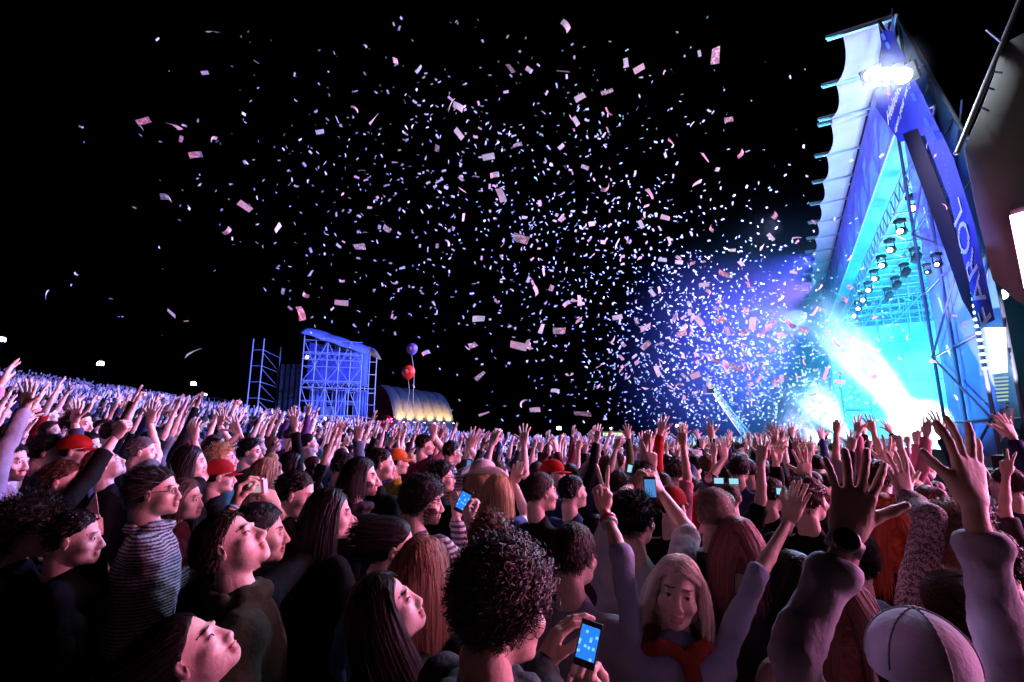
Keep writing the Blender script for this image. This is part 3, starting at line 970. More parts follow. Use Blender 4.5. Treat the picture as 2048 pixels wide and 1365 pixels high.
# ceiling grid seen from below
for t in (-3.2, -5.4, -7.6, -9.0): truss(stage, L((-.3 - t) / .26 + 1, t, HLc - .2), L(36, t, HLc - .2), (0, 0, 1), .7, .05, 1.6, alu)
for s in np.arange(8, 36, 3.0): truss(stage, L(s, -1.5, HLc - .1), L(s, min(-2.0, tb(s) + .3), HLc - .1), (0, 0, 1), .5, .045, 1.6, alu)
for s in np.arange(4, 34, 3.0):
    for t in (-3.3, -5.5):
        if t > tb(s) + .4: rod(stage, 'dropper', L(s, t, HLc - .1), L(s, t, HLc - 1.9), .05, alu)
ceil = principled('stage ceiling', (.4, .5, .55), .9, noise_mix=.3, nscale=.5)
MB().quad(L(0, -.4, HT - .4), L(37, -.4, HT - .4), L(37, -10, HT - .4), L(4, -1.2, HT - .4)).build('ceiling', ceil, stage)
# lit backdrop: LED mesh panels side by side
def led_mat():
    m = bpy.data.materials.new('led mesh'); m.use_nodes = True; nt = m.node_tree; b = nt.nodes['Principled BSDF']
    b.inputs['Base Color'].default_value = (.1, .3, .35, 1)
    tc = nt.nodes.new('ShaderNodeTexCoord'); n = nt.nodes.new('ShaderNodeTexNoise'); n.inputs['Scale'].default_value = .25
    nt.links.new(tc.outputs['Object'], n.inputs[0])
    r = nt.nodes.new('ShaderNodeValToRGB'); r.color_ramp.elements[0].color = (.02, .34, .9, 1); r.color_ramp.elements[1].color = (.05, .85, 1, 1); e_ = r.color_ramp.elements.new(.8); e_.color = (.3, 1, 1, 1)
    r.color_ramp.elements[0].position = .35; r.color_ramp.elements[1].position = .6
    nt.links.new(n.outputs[0], r.inputs[0]); nt.links.new(r.outputs[0], b.inputs['Emission Color']); b.inputs['Emission Strength'].default_value = .75
    return m
ledm = led_mat()
for i in range(12):
    for j in range(4):
        s0 = i * 3.1; z0 = 1.9 + j * 2.55
        e0, e1 = L(1 + s0 * .97, tb(1 + s0 * .97), z0), L(1 + (s0 + 3.05) * .97, tb(1 + (s0 + 3.05) * .97), z0)
        MB().prism([e0, e1, e1 + [0, 0, 2.49], e0 + [0, 0, 2.49]], (OS[0] * -.1, OS[1] * -.1, 0)).build('backdrop_panel', ledm, stage)
for i in range(3):
    for j in range(4):
        MB().box(L(37.4, -1.6 - i * 2.8, 3.2 + j * 2.55), (2.72, .12, 2.48), np.array([[OS[0], US[0], 0], [OS[1], US[1], 0], [0, 0, 1]])).build('side_panel', ledm, stage)
for s in np.arange(1.5, 37, 1.55): rod(stage, 'grid_post', L(s, tb(s) + .25, 1.8), L(s, tb(s) + .25, HT - .6), .035, alu)
for z in (3.2, 4.6, 6.0, 7.4, 8.8, 10.2, 11.6, 13.0): rod(stage, 'grid_bar', L(.5, tb(.5) + .3, z), L(37, tb(37) + .3, z), .035, alu)
for k in range(8): rod(stage, 'grid_post', L(37.1, -1.0 - k * 1.1, 1.8), L(37.1, -1.0 - k * 1.1, HT - .6), .05, alu)
for z in (4.6, 7.4, 10.2, 13.0): rod(stage, 'grid_bar', L(37.1, -.4, z), L(37.1, -9, z), .05, alu)
# deck, drum riser, speakers on deck
mb = MB(); mb.prism([L(-1, .3, 0), L(37, .3, 0), L(37, -10, 0), L(0, -.6, 0)], (0, 0, 1.7)); mb.build('deck', dark, stage)
for s in (0, 12.3, 24.6, 36.6):
    for t in (-.3, tb(s) + .4):
        if (s in (12.3, 24.6) and t > -1) or (s == 0): continue
        for dx, dy in ((0, 0), (.6, 0), (0, -.6), (.6, -.6)): rod(stage, 'column', L(s + dx, t + dy, 0), L(s + dx, t + dy, HT), .045, steel)

# ------------------------------------------------------------------ side wing: scaffold, banners
wing = empty('stage_wing', ST(-1.8, .1, 0)); w0 = np.array(wing.location)
tag(wing, 'tall scaffold side wing of the stage, hung with blue scrim and lettered banners', 'scaffold wing')
def W(s, t, z): return ST(s, t, z) - w0
def wtop(s): return HT + (8.5 - HT) * (-s / 3.7)             # sloping top edge
PT = (.10, -.35)
steel_dk = principled('dark scaffold', (.06, .07, .12), .6, .3)
for s in (0, -1.85, -3.7):
    for t in PT: rod(wing, 'standard', W(s, t, 0), W(s, t, wtop(s)), .04, steel_dk)
zz = [0.6, 2.4, 4.2, 6.0, 7.8, 9.6, 11.4, 13.0]
for z in zz:
    for t in PT:
        s1 = -3.7 if z < wtop(-3.7) else -3.7 * (HT - z) / (HT - 8.5)
        rod(wing, 'ledger', W(0, t, z), W(s1, t, z), .028, steel_dk)
for i, z in enumerate(zz[:-2]):
    a, b = ((0, -3.7) if i % 2 == 0 else (-3.7, 0))
    rod(wing, 'brace', W(a, .14, z), W(b, .14, z + 1.8), .028, steel_dk)
    rod(wing, 'brace', W(-1.85, -.35, z), W(b, -.35, z + 1.8), .022, steel_dk)
for t in PT: rod(wing, 'top_rail', W(0, t, HT), W(-3.7, t, 8.5), .05, steel_dk)
o = MB().quad(W(-.02, -.02, 1.6), W(-3.65, -.02, 1.6), W(-3.65, -.02, 8.4), W(-.02, -.02, HT - .1)).build('scrim', scrim, wing)
back = principled('wing back cloth', (.12, .3, .55), .9, noise_mix=.5, nscale=.7)
MB().quad(W(-.02, -.40, 2.2), W(-3.65, -.40, 2.2), W(-3.65, -.40, 8.3), W(-.02, -.40, HT - .3)).build('back_cloth', back, wing)
MB().quad(W(-.3, -.3, 4.2), W(-1.5, -.3, 4.4), W(-1.35, -.3, 5.9), W(-.45, -.3, 5.7)).build('speaker_shade', dark, wing)
# wing-plane coordinates of a photograph pixel
def onwing(px, py, t=.16):
    r = P(px, py, 1.0) - CAM; n = np.array([*OS, 0]); p0 = ST(0, t, 0)
    k = ((p0 - CAM) @ n) / (r @ n); q = CAM + r * k
    return q
def wq(px, py, t=.16): return onwing(px, py, t) - w0
banner_dark = principled('dark banner vinyl', (.006, .005, .012), .95, bump=.1, bscale=3)
mb = MB(); mb.prism([wq(1806, 268), wq(1836, 256), wq(1893, 400), wq(1938, 560), wq(1948, 640), wq(1925, 600), wq(1880, 470)], (OS[0] * .01, OS[1] * .01, 0)); mb.build('banner', banner_dark, wing)
banner_blue = principled('blue banner vinyl', (.035, .05, .30), .95, noise_mix=.25, nscale=1.5)
for m_ in (banner_blue, banner_dark): m_.node_tree.nodes['Principled BSDF'].inputs['Specular IOR Level'].default_value = .05
mb = MB(); mb.prism([wq(1768, 60), wq(1784, 62), wq(1880, 262), wq(1800, 285), wq(1752, 215), wq(1757, 130)], (OS[0] * .008, OS[1] * .008, 0)); mb.build('banner', banner_blue, wing)
def text(parent, body, p0, p1, up, size, mat, name='lettering', off=.02, extrude=.004, slant=0.0, base=None):
    """flat lettering whose baseline runs from p0 towards p1 (world), up is the side the tops point to"""
    cu = bpy.data.curves.new(name, 'FONT'); cu.body = body; cu.size = size; cu.extrude = extrude; cu.shear = slant
    tmp = bpy.data.objects.new('tmp', cu); C.objects.link(tmp); bpy.context.view_layer.update()
    me = bpy.data.meshes.new_from_object(tmp.evaluated_get(bpy.context.evaluated_depsgraph_get())); bpy.data.objects.remove(tmp); me.materials.clear(); me.materials.append(mat)
    o = bpy.data.objects.new(name, me); C.objects.link(o); o.parent = parent
    x = np.array(p1) - np.array(p0); x /= np.linalg.norm(x); y = np.array(up, float); y = y - (y @ x) * x; y /= np.linalg.norm(y); z = np.cross(x, y)
    M = Matrix([[x[0], y[0], z[0], 0], [x[1], y[1], z[1], 0], [x[2], y[2], z[2], 0], [0, 0, 0, 1]])
    b = np.array(base if base is not None else parent.location)
    o.matrix_local = Matrix.Translation(Vector(tuple(np.array(p0) - b))) @ M
    return o
mb = MB(); mb.prism([wq(1846, 262), wq(1882, 264), wq(1908, 318), wq(1950, 450), wq(1990, 640), wq(1958, 655), wq(1900, 400)], (OS[0] * .006, OS[1] * .006, 0)); mb.build('banner', banner_blue, wing)
lett = principled('pale print', (.75, .75, .82), .6)
red_print = principled('red print', (.75, .08, .06), .5)
a, b = onwing(1776, 252, .19), onwing(1802, 178, .19)
text(wing, 'Heineken', a, b, onwing(1760, 210, .19) - a, .62, lett, slant=.2)
a, b = onwing(1791, 268, .19), onwing(1813, 190, .19)
text(wing, 'open your world', a, b, onwing(1770, 220, .19) - a, .34, lett)
# red five-pointed star above the name
cst = onwing(1777, 186, .19); ex = np.array([*US, 0]); ez = np.array([0, 0, 1.0])
pts = []
for k in range(10):
    rr = .22 if k % 2 == 0 else .09; an = math.pi / 2 + k * math.pi / 5
    pts.append(cst - w0 + ex * rr * math.cos(an) + ez * rr * math.sin(an))
MB().prism(pts, (OS[0] * .01, OS[1] * .01, 0)).build('star', red_print, wing)
# big hatched capitals climbing the dark banner
def hatch_mat():
    m = principled('hatched print', (.3, .32, .5), .6); nt = m.node_tree; b = nt.nodes['Principled BSDF']
    tc = nt.nodes.new('ShaderNodeTexCoord'); w = nt.nodes.new('ShaderNodeTexWave'); w.bands_direction = 'Y'; w.inputs['Scale'].default_value = 4.5
    nt.links.new(tc.outputs['Object'], w.inputs[0]); r = nt.nodes.new('ShaderNodeValToRGB'); r.color_ramp.interpolation = 'CONSTANT'
    r.color_ramp.elements[0].color = (.04, .035, .06, 1); r.color_ramp.elements[1].color = (.55, .57, .75, 1); r.color_ramp.elements[1].position = .42
    nt.links.new(w.outputs[1], r.inputs[0]); nt.links.new(r.outputs[0], b.inputs['Base Color']); return m
hm = hatch_mat()
a, b = onwing(1985, 640, .19), onwing(1908, 360, .19)
text(wing, 'FAROL', a, b, onwing(1930, 620, .19) - a, .95, hm)
# right-edge LED batten: round lamps along the outer standard and the sloping rail
ledc = emit('cyan led lamp', (.15, .75, 1.0), 3.5)
ledw = emit('cool white led lamp', (.55, .85, 1.0), 6)
for k in range(34):
    z = 3.4 + k * .15
    mb = MB().lathe([(.03, 0), (.05, .03), (.04, .05)], 8, Matrix.Translation(Vector(tuple(W(-3.78, .12, z)))))
    mb.build('led_lamp', ledw if z < 4.8 else ledc, wing)
for k in range(10):
    u = .15 + k * .085; s = -3.7 * u
    if k in (2, 3, 7): continue
    MB().tube(W(s, .2, wtop(s) + .08), W(s - .16, .2, wtop(s - .16) + .08), .04, 6).build('led_strip', emit('blue led strip', (.05, .12, 1), 1.6), wing)
# blown-out white panel low in the wing, louvre panel under it and the lit drape
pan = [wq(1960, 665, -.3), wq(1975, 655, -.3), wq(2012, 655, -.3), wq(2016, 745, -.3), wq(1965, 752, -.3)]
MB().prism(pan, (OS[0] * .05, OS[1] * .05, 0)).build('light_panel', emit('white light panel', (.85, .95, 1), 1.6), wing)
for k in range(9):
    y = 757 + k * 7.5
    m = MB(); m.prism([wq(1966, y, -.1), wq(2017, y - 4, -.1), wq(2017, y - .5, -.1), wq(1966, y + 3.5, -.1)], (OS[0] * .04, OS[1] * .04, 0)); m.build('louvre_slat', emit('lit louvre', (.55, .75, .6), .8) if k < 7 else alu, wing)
drape = principled('grey drape', (.42, .36, .4), .8, bump=.3, bscale=6)
vs = []; fs = []
for i in range(17):
    for j in range(2):
        q = wq(1958 + i * 3.9, 822 - i * .3 if j == 0 else 965, -.1) + np.array([*OS, 0]) * .05 * math.sin(i * 1.9); vs.append(q)
for i in range(16): fs.append((2 * i, 2 * i + 1, 2 * i + 3, 2 * i + 2))
so = MB().add(vs, fs).build('drape', drape, wing, True).modifiers.new('solid', 'SOLIDIFY'); so.thickness = .02
# uplight at the foot of the drape
up = empty('uplight', onwing(2003, 950, .6)); tag(up, 'small uplight throwing a white wedge up the grey drape at right', 'uplight')
MB().lathe([(.07, -.12), (.09, -.1), (.1, .1), (.085, .11)], 14).build('can', dark, up); MB().lathe([(.08, .112), (.08, .118)], 14).build('lens', emit('uplight lens', (1, .96, .95), 12), up)
light('SPOT', np.array(up.location) + [0, 0, .16], 6000, (1, .85, .88), onwing(1985, 700, -.1), .03, 24, .3)

# floodlights under the apex
floodm = emit('flood lens', (.85, .93, 1.0), 60)
def flood(loc, aim, label, sz=.42):
    r = empty('floodlight', loc)
    r.rotation_euler = (Vector(tuple(aim)) - Vector(tuple(loc))).to_track_quat('Z', 'Y').to_euler()
    MB().box((0, 0, -.12), (sz + .06, sz * .75 + .06, .24)).build('housing', dark, r)
    MB().lathe([(sz * .36, .002), (sz * .36, .02), (sz * .3, .05)], 20).build('lens', floodm, r)
    MB().path([(-sz / 2 - .06, 0, -.1), (-sz / 2 - .06, 0, -.5), (sz / 2 + .06, 0, -.5), (sz / 2 + .06, 0, -.1)], .02).build('yoke', steel, r)
    tag(r, label, 'floodlight', 'blazing white floodlights at the top of the stage'); return r
for px, py, lb in ((1742, 150, 'leftmost white floodlight under the stage apex'), (1763, 157, 'second white floodlight from the left under the stage apex'), (1785, 150, 'third white floodlight from the left under the stage apex'), (1806, 152, 'rightmost white floodlight under the stage apex')):
    fl_last = onwing(px, py, .55)
    flood(onwing(px, py, .55), CAM + np.array([-1, 4, 0]), lb, .5)

# moving heads and par cans hanging from the roof truss
warm = emit('warm lamp lens', (1.0, .72, .42), 14)
coolm = emit('cool lamp lens', (.6, .95, 1.0), 14)
def hung_lamp(loc, aim, label, lens, r=.16, name='moving_head_lamp', cat='stage lamp', grp='lamps hanging along the stage roof'):
    t = empty(name, loc)
    MB().box((0, 0, .0), (.34, .34, .16)).build('base', dark, t)
    MB().path([(-.2, 0, -.08), (-.22, 0, -.5)], .03).path([(.2, 0, -.08), (.22, 0, -.5)], .03).build('yoke', dark, t)
    h = Vector((0, 0, -.5)); q = (Vector(tuple(aim)) - Vector(tuple(loc)) - h).to_track_quat('Z', 'Y').to_matrix().to_4x4()
    M = Matrix.Translation(h) @ q
    MB().lathe([(.10, -.34), (.19, -.28), (.20, 0), (r + .02, .22), (r, .23)], 14, M).build('head', dark, t, True)
    MB().lathe([(r - .01, .225), (r - .01, .235)], 14, M).build('lens', lens, t)
    tag(t, label, cat, grp); return t
ords = ['nearest', 'second', 'third', 'fourth', 'fifth', 'sixth', 'seventh', 'eighth', 'ninth', 'tenth', 'eleventh', 'twelfth']
for k in range(10):
    s = 4.2 + k * 2.6
    hung_lamp(ST(s, -1.5, HLc - .55), CAM + np.array([-2, 6, 3 - .2 * k]), f'{ords[k]} warm white lamp in the row hanging under the stage roof edge', warm, .13)
    if k < 7: hung_lamp(ST(s + .9, -2.6, HLc - .9), ST(s, 2, 3), f'{ords[k]} dark unlit moving head in the inner row under the stage roof', dark, .13, grp='dark moving heads under the stage roof')
for k, (s, t, z) in enumerate(((7.0, -3.6, 8.6), (8.6, -4.2, 8.1))):
    hung_lamp(ST(s, t, z), CAM + np.array([0, 4, 1]), ('upper' if k == 0 else 'lower') + ' cool white beam lamp inside the cyan stage', coolm, .2, grp='beam lamps inside the stage')
hung_lamp(onwing(1872, 510, .3), CAM + np.array([0, 3, 1]), 'warm lamp hanging on the blue wing scrim', warm, .1, grp=None).scale = (.5, .5, .5)
hung_lamp(onwing(1853, 530, .3), CAM + np.array([0, 3, 1]), 'small warm lamp on the inner edge of the stage wing', warm, .07, grp=None).scale = (.4, .4, .4)

# ------------------------------------------------------------------ big video screen on its tent-like tower at the right edge
c1 = P(2019, 432, 8.5)
tw = empty('screen_tower', (c1[0], c1[1], 0)); t0 = np.array(tw.location)
tag(tw, 'dark screen tower at the right edge with a glaring video screen', 'screen tower')
du = np.array([.45, -.893, 0]); dn = np.array([-.893, -.45, 0])
q = c1.copy(); H = q[2]
scr_m = emit('video screen', (1.0, .30, .62), 32)
scr = MB(); scr.prism([q - t0, q + du * 9.6 - t0, q + du * 9.6 - t0 - [0, 0, 5.0], q - t0 - [0, 0, 5.0]], dn * -.02); scr.build('screen', scr_m, tw)  # unseen length added past the frame as pink key light on the crowd
fr = MB(); qb = q - dn * .06 * -1 * -1
e = np.array([0, 0, 1.0])
def bar(a, b, w=.12): fr.tube(a - t0, b - t0, w, 6)
bar(q + e * .1 - dn * .15, q + du * 9.7 + e * .1 - dn * .15); fr.build('top_frame', dark, tw); fr = MB(); bar(q - e * 5.1 - dn * .15, q + du * 9.7 - e * 5.1 - dn * .15)
fr.build('frame', dark, tw)
MB().prism([q - dn * .15 + e * .1 - t0, q - dn * .15 + du * 9.7 + e * .1 - t0, q - dn * .15 + du * 9.7 - e * 6.4 - t0, q - dn * .15 - e * 6.4 - t0], -dn * .6).build('housing', dark, tw)
tent = principled('grey tent fabric', (.16, .16, .145), .85, bump=.25, bscale=2, noise_mix=.3, nscale=.8)
tm = empty('tent_canopy', P(1915, 305, 9.5)); tt0 = np.array(tm.location)
tag(tm, 'grey stretched tent canopy on a slanting pole in the top right corner', 'tent')
A = P(1913, 308, 9.5); B = P(2003, 85, 9.9); B2 = P(2052, -30, 10.1)
rod(tm, 'pole', A - tt0, B2 - tt0 + (B2 - B) * .4, .045, steel, 10)
rod(tm, 'spar', B - tt0, P(1973, 60, 9.8) - tt0, .02, steel)
for px, py, qx, qy in ((1990, 144, 2004, 146), (1977, 176, 1988, 180), (1962, 215, 1978, 222)):
    rod(tm, 'clip', P(px, py, 9.7) - tt0, P(qx, qy, 9.6) - tt0, .018, dark)
rows = [[P(2002, 92, 9.9), P(2060, 60, 9.6), P(2200, 20, 9.2)], [P(1988, 150, 9.85), P(2045, 150, 9.6), P(2200, 160, 9.2)], [P(1962, 220, 9.75), P(2025, 235, 9.5), P(2200, 300, 9.1)],
        [P(1928, 298, 9.65), P(2000, 330, 9.5), P(2200, 420, 9.2)], [P(1952, 420, 9.8), P(2010, 440, 9.7), P(2200, 520, 9.4)], [P(1985, 560, 10.0), P(2030, 600, 9.9), P(2200, 700, 9.6)]]
vs = [q - tt0 for r_ in rows for q in r_]; fs = [(i * 3 + j, i * 3 + j + 1, (i + 1) * 3 + j + 1, (i + 1) * 3 + j) for i in range(5) for j in range(2)]
o = MB().add(vs, fs).build('canopy', tent, tm, True); so = o.modifiers.new('solid', 'SOLIDIFY'); so.thickness = .015
light('SPOT', P(2150, 300, 6.0), 60, (.85, .9, .8), P(2030, 180, 9.2), .2, 60)  # added light out of view that lifts the grey canopy
# dark equipment riser at bottom right with a few lit lamps on it
rs = empty('equipment_riser', P(2030, 1000, 8.0) * [1, 1, 0]); r0 = np.array(rs.location)
tag(rs, 'black equipment riser and barrier at the right edge below the drape', 'riser')
for k in range(4):
    c = P(2040 + k * 55, 1000, 8.0 - k * .5); MB().box(np.array([c[0] - r0[0], c[1] - r0[1], .75 + (k % 2) * .12]), (.9, .9, 1.5 + (k % 2) * .24), rotm('Z', .6)).build('case', dark, rs)
for k in range(9): rod(rs, 'rail', P(1978 + k * 9, 992 + k * 3, 7.4) - r0, P(1978 + k * 9, 992 + k * 3, 7.4) * [1, 1, 0] - r0, .02, steel)
for i, (px, py) in enumerate(((1972, 962), (1988, 975), (1990, 990), (1997, 984))):
    b = empty('bulb_lamp', P(px, py, 7.3)); MB().lathe([(.01, -.03), (.022, -.01), (.02, .015), (.006, .025)], 10).build('bulb', emit('small bulb', (1, 1, .95), 8), b); MB().lathe([(.014, -.06), (.014, -.03)], 8).build('socket', dark, b)
    tag(b, 'tiny white lamp beside the raised right hand, ' + ('highest', 'upper middle', 'lowest', 'rightmost')[i] + ' of four', 'lamp', 'tiny white lamps by the riser')

# ------------------------------------------------------------------ side stage tower far left of centre
bl = principled('scaffold tube', (.5, .52, .58), .5, .4)
tent_b = principled('blue tarpaulin', (.22, .25, .5), .6, bump=.4, bscale=2, noise_mix=.3, nscale=.8)
D0 = 44.0
def T(px, py, dd=0): return P(px, py, D0 + dd)
base = T(660, 880); base[2] = ground_z(base[0], base[1])
tow = empty('scaffold_tower', base); b0 = np.array(base)
tag(tow, 'large scaffold tower washed blue with a rippling tarpaulin roof', 'scaffold tower')
xL, yL = T(595, 850)[:2]; xR, yR = T(706, 850)[:2]
yR += 1.5
def G(u, v, z):                                               # u across 0..1, v depth 0..1
    return np.array([xL + (xR - xL) * u - 1.2 * v * 0, yL + (yR - yL) * u + 5.0 * v, z]) - b0
ztop = 11.6; zb = float(b0[2]) + .2
us = np.linspace(0, 1, 6); zs = [zb, 3.4, 3.95, 5.3, 6.5, 6.95, 8.4, 9.7, 10.8]
for u in us:
    for v in (0, .5, 1):
        rod(tow, 'standard', G(u, v, zb), G(u, v, ztop - 1.4 * u), .05, bl)
for z in zs[1:]:
    for v in (0, .5, 1): rod(tow, 'ledger', G(0, v, z), G(1, v, z), .04, bl)
    for u in us[::2]: rod(tow, 'transom', G(u, 0, z), G(u, 1, z), .035, bl)
rr = random.Random(4)
for i in range(5):
    for j, (z0, z1) in enumerate(((3.95, 6.5), (6.95, 8.4), (8.4, 10.8))):
        a, b = (us[i], us[i + 1]) if (i + j) % 2 else (us[i + 1], us[i])
        rod(tow, 'brace', G(a, 0, z0), G(b, 0, z1), .032, bl)
        if j: rod(tow, 'brace', G(b, .5, z0), G(a, .5, z1), .03, bl)
for z in (3.35, 6.45): truss(tow, G(0, -.03, z), G(1, -.03, z), (0, 0, 1), .62, .07, .75, bl)
truss(tow, G(0, -.03, 9.0), G(1, -.03, 9.0), (0, 0, 1), .55, .05, .8, bl)
vs = []; fs = []
n = 24
for i in range(n + 1):
    u = -.03 + 1.1 * i / n
    for j in range(7):
        v = -.1 + 1.2 * j / 6
        z = ztop - 1.5 * u + .15 + .10 * abs(math.sin(u * 9.4)) + .5 * math.sin(v * 3.1) - (.35 if j == 0 else 0)
        vs.append(G(u, v, z))
for i in range(n):
    for j in range(6): q = i * 7 + j; fs.append((q, q + 7, q + 8, q + 1))
o = MB().add(vs, fs).build('tarpaulin', tent_b, tow, True); so = o.modifiers.new('solid', 'SOLIDIFY'); so.thickness = .03
for (u0, u1, z0, z1) in ((0, 1, 6.9, 10.2), (.0, .3, 3.6, 6.4), (.42, .62, 4.0, 6.4), (.8, 1, 4.0, 6.4)):
    vs = []; fs = []
    for i in range(13):
        u = u0 + (u1 - u0) * i / 12
        for j in range(2): vs.append(G(u, .42 + .03 * math.sin(i * 2.1), (z0, z1)[j]))
    for i in range(12): fs.append((2 * i, 2 * i + 2, 2 * i + 3, 2 * i + 1))
    so = MB().add(vs, fs).build('back_cloth', tent_b, tow, True).modifiers.new('solid', 'SOLIDIFY'); so.thickness = .02
net = principled('blue netting', (.10, .12, .5), .9, alpha=.45)
for i in range(5):
    MB().quad(G(us[i] + .01, .2, 6.9), G(us[i + 1] - .01, .2, 6.9), G(us[i + 1] - .01, .2, 10.9 - 1.3 * us[i + 1]), G(us[i] + .01, .2, 10.9 - 1.3 * us[i])).build('netting', net, tow)
MB().prism([G(0, 0, 3.9), G(1, 0, 3.9), G(1, 1, 3.9), G(0, 1, 3.9)], (0, 0, .06)).build('deck', bl, tow)
for u in (.14, .42):
    bx = MB(); c = G(u, .15, 4.45); bx.box(c, (1.0, .5, .8))
    fc = empty('flight_case', c + b0); o = MB().box((0, 0, 0), (1.0, .5, .8)).build('body', principled('case board', (.3, .32, .4), .5), fc)
    for dz in (-.38, .38): MB().box((0, -.26, dz), (1.04, .03, .06)).build('edge_strip', alu, fc)
    for dx in (-.49, .49): MB().box((dx, -.262, 0), (.06, .03, .8)).build('corner_strip', alu, fc)
    tag(fc, ('left' if u < .3 else 'right') + ' metal-edged flight case on the tower deck', 'case', 'flight cases on the tower')
for k, (px, py, st) in enumerate(((615, 715, 14), (651, 838, 10))):
    l_ = empty('work_lamp', T(px, py, -.6)); MB().lathe([(.10, -.1), (.16, 0), (.15, .03)], 12, Matrix.Rotation(rad(90), 4, 'X')).build('shade', dark, l_)
    MB().lathe([(.05, -.13), (.13, -.02), (.13, .06), (.05, .13)], 12).build('bulb', emit('work lamp bulb %d' % k, (.95, .95, 1), st), l_); tag(l_, 'white work lamp ' + ('high on the left of the scaffold tower' if k == 0 else 'at the foot of the scaffold tower'), 'lamp')
light('SPOT', (3, 22, 9), 9000, (.10, .14, 1.0), T(665, 770), .4, 38)
# ladder tower left of it
lt = empty('scaffold_mast', T(515, 880) * [1, 1, 0]); l0 = np.array(lt.location); l0[2] = ground_z(*l0[:2]); lt.location = l0
tag(lt, 'narrow open scaffold mast standing left of the blue tower', 'scaffold mast')
pl = [T(490, 850)[:2], T(512, 850)[:2], T(548, 850, 4)[:2]]
for p in pl: rod(lt, 'standard', np.array([*p, l0[2]]) - l0, np.array([*p, 10.9]) - l0, .055, bl)
for z in np.arange(2.6, 10.9, 1.45):
    for a_, b_ in ((0, 1), (1, 2)): rod(lt, 'ledger', np.array([*pl[a_], z]) - l0, np.array([*pl[b_], z + (0 if a_ == 0 else -.1)]) - l0, .04, bl)
    if z < 9: rod(lt, 'brace', np.array([*pl[1], z + 1.2]) - l0, np.array([*pl[2], z]) - l0, .035, bl)
# dark speaker tower cloth between mast and tower
sp = MB(); a_ = T(552, 850, 3); b_ = T(596, 850, 3)
cl = empty('speaker_tower', (a_[0], a_[1], 0)); c0 = np.array(cl.location)
mb = MB(); 
for i in range(8):
    x0 = a_ + (b_ - a_) * i / 8; x1 = a_ + (b_ - a_) * (i + 1) / 8
    mb.prism([np.array([x0[0], x0[1] + .15 * (i % 2), 0]) - c0, np.array([x1[0], x1[1] + .15 * ((i + 1) % 2), 0]) - c0, np.array([x1[0], x1[1] + .15 * ((i + 1) % 2), 9.0]) - c0, np.array([x0[0], x0[1] + .15 * (i % 2), 9.0]) - c0], (0, .5, 0))
mb.build('cloth', principled('charcoal cloth', (.03, .03, .035), .9), cl); tag(cl, 'black cloth covered tower between the mast and the blue scaffold', 'speaker tower')

# ------------------------------------------------------------------ arched tent
dome_m = principled('ribbed dome fabric', (.09, .08, .065), .7, bump=.2, bscale=2, noise_mix=.15, nscale=1)
DD = 52.0
M0 = P(752, 868, DD); M0[2] = ground_z(M0[0], M0[1])
dm = empty('arched_tent', M0); d0 = np.array(dm.location); tag(dm, 'grey barrel-vaulted tent with glowing yellow ribs beyond the crowd', 'tent')
n = 20
ca = np.array([.66, -.75, 0]); aa = np.array([.80, .60, 0])
def dome_pt(t, l): return M0 + ca * 4.1 * math.cos(t) * (1 - .01 * l) + aa * l + np.array([0, 0, 5.9 * math.sin(t) * (1 - .012 * l)])
segs = 6
for k in range(segs):
    vs = []; fs = []
    for i in range(n + 1):
        t = math.pi * i / n
        for j in range(4):
            l = k * 1.15 + 1.12 * j / 3; p = dome_pt(t, l); bul = .12 * math.sin(math.pi * j / 3)
            vs.append(p + (ca * math.cos(t) + np.array([0, 0, math.sin(t)])) * bul - d0)
    for i in range(n):
        for j in range(3): q = i * 4 + j; fs.append((q, q + 4, q + 5, q + 1))
    so = MB().add(vs, fs).build('shell_panel', dome_m, dm, True).modifiers.new('solid', 'SOLIDIFY'); so.thickness = .05
ribm = emit('glowing rib', (1.0, .66, .18), .55)
for k in range(segs + 1):
    MB().path([dome_pt(t, k * 1.15 - .02) + (ca * math.cos(t) + np.array([0, 0, math.sin(t)])) * .04 - d0 for t in np.linspace(0, math.pi, 24)], .05, 5).build('rib', dome_m, dm)
for k in range(6):
    q = dome_pt(0, k * 1.15 + .5) + ca * .7 + np.array([0, 0, .35 + 1.6])
    l_ = empty('tent_lamp', q); MB().lathe([(.06, -.1), (.13, 0), (.12, .03)], 10).build('can', dark, l_); MB().lathe([(.1, .03), (.08, .07)], 10).build('lens', emit('yellow lamp', (1, .75, .3), 12), l_)
    MB().tube((0, 0, -1.95), (0, 0, -.1), .03, 6).build('stand', dark, l_)
    tag(l_, ords[k].replace('nearest', 'first') + ' yellow uplight from the left at the foot of the arched tent', 'lamp', 'yellow uplights round the arched tent')
    light('SPOT', q + np.array([0, 0, .1]), 2100, (1, .66, .2), dome_pt(math.pi * .42, k * 1.15 + .5), .1, 75)
light('POINT', P(768, 850, DD - 3), 60, (1, .1, .1), size=.2)

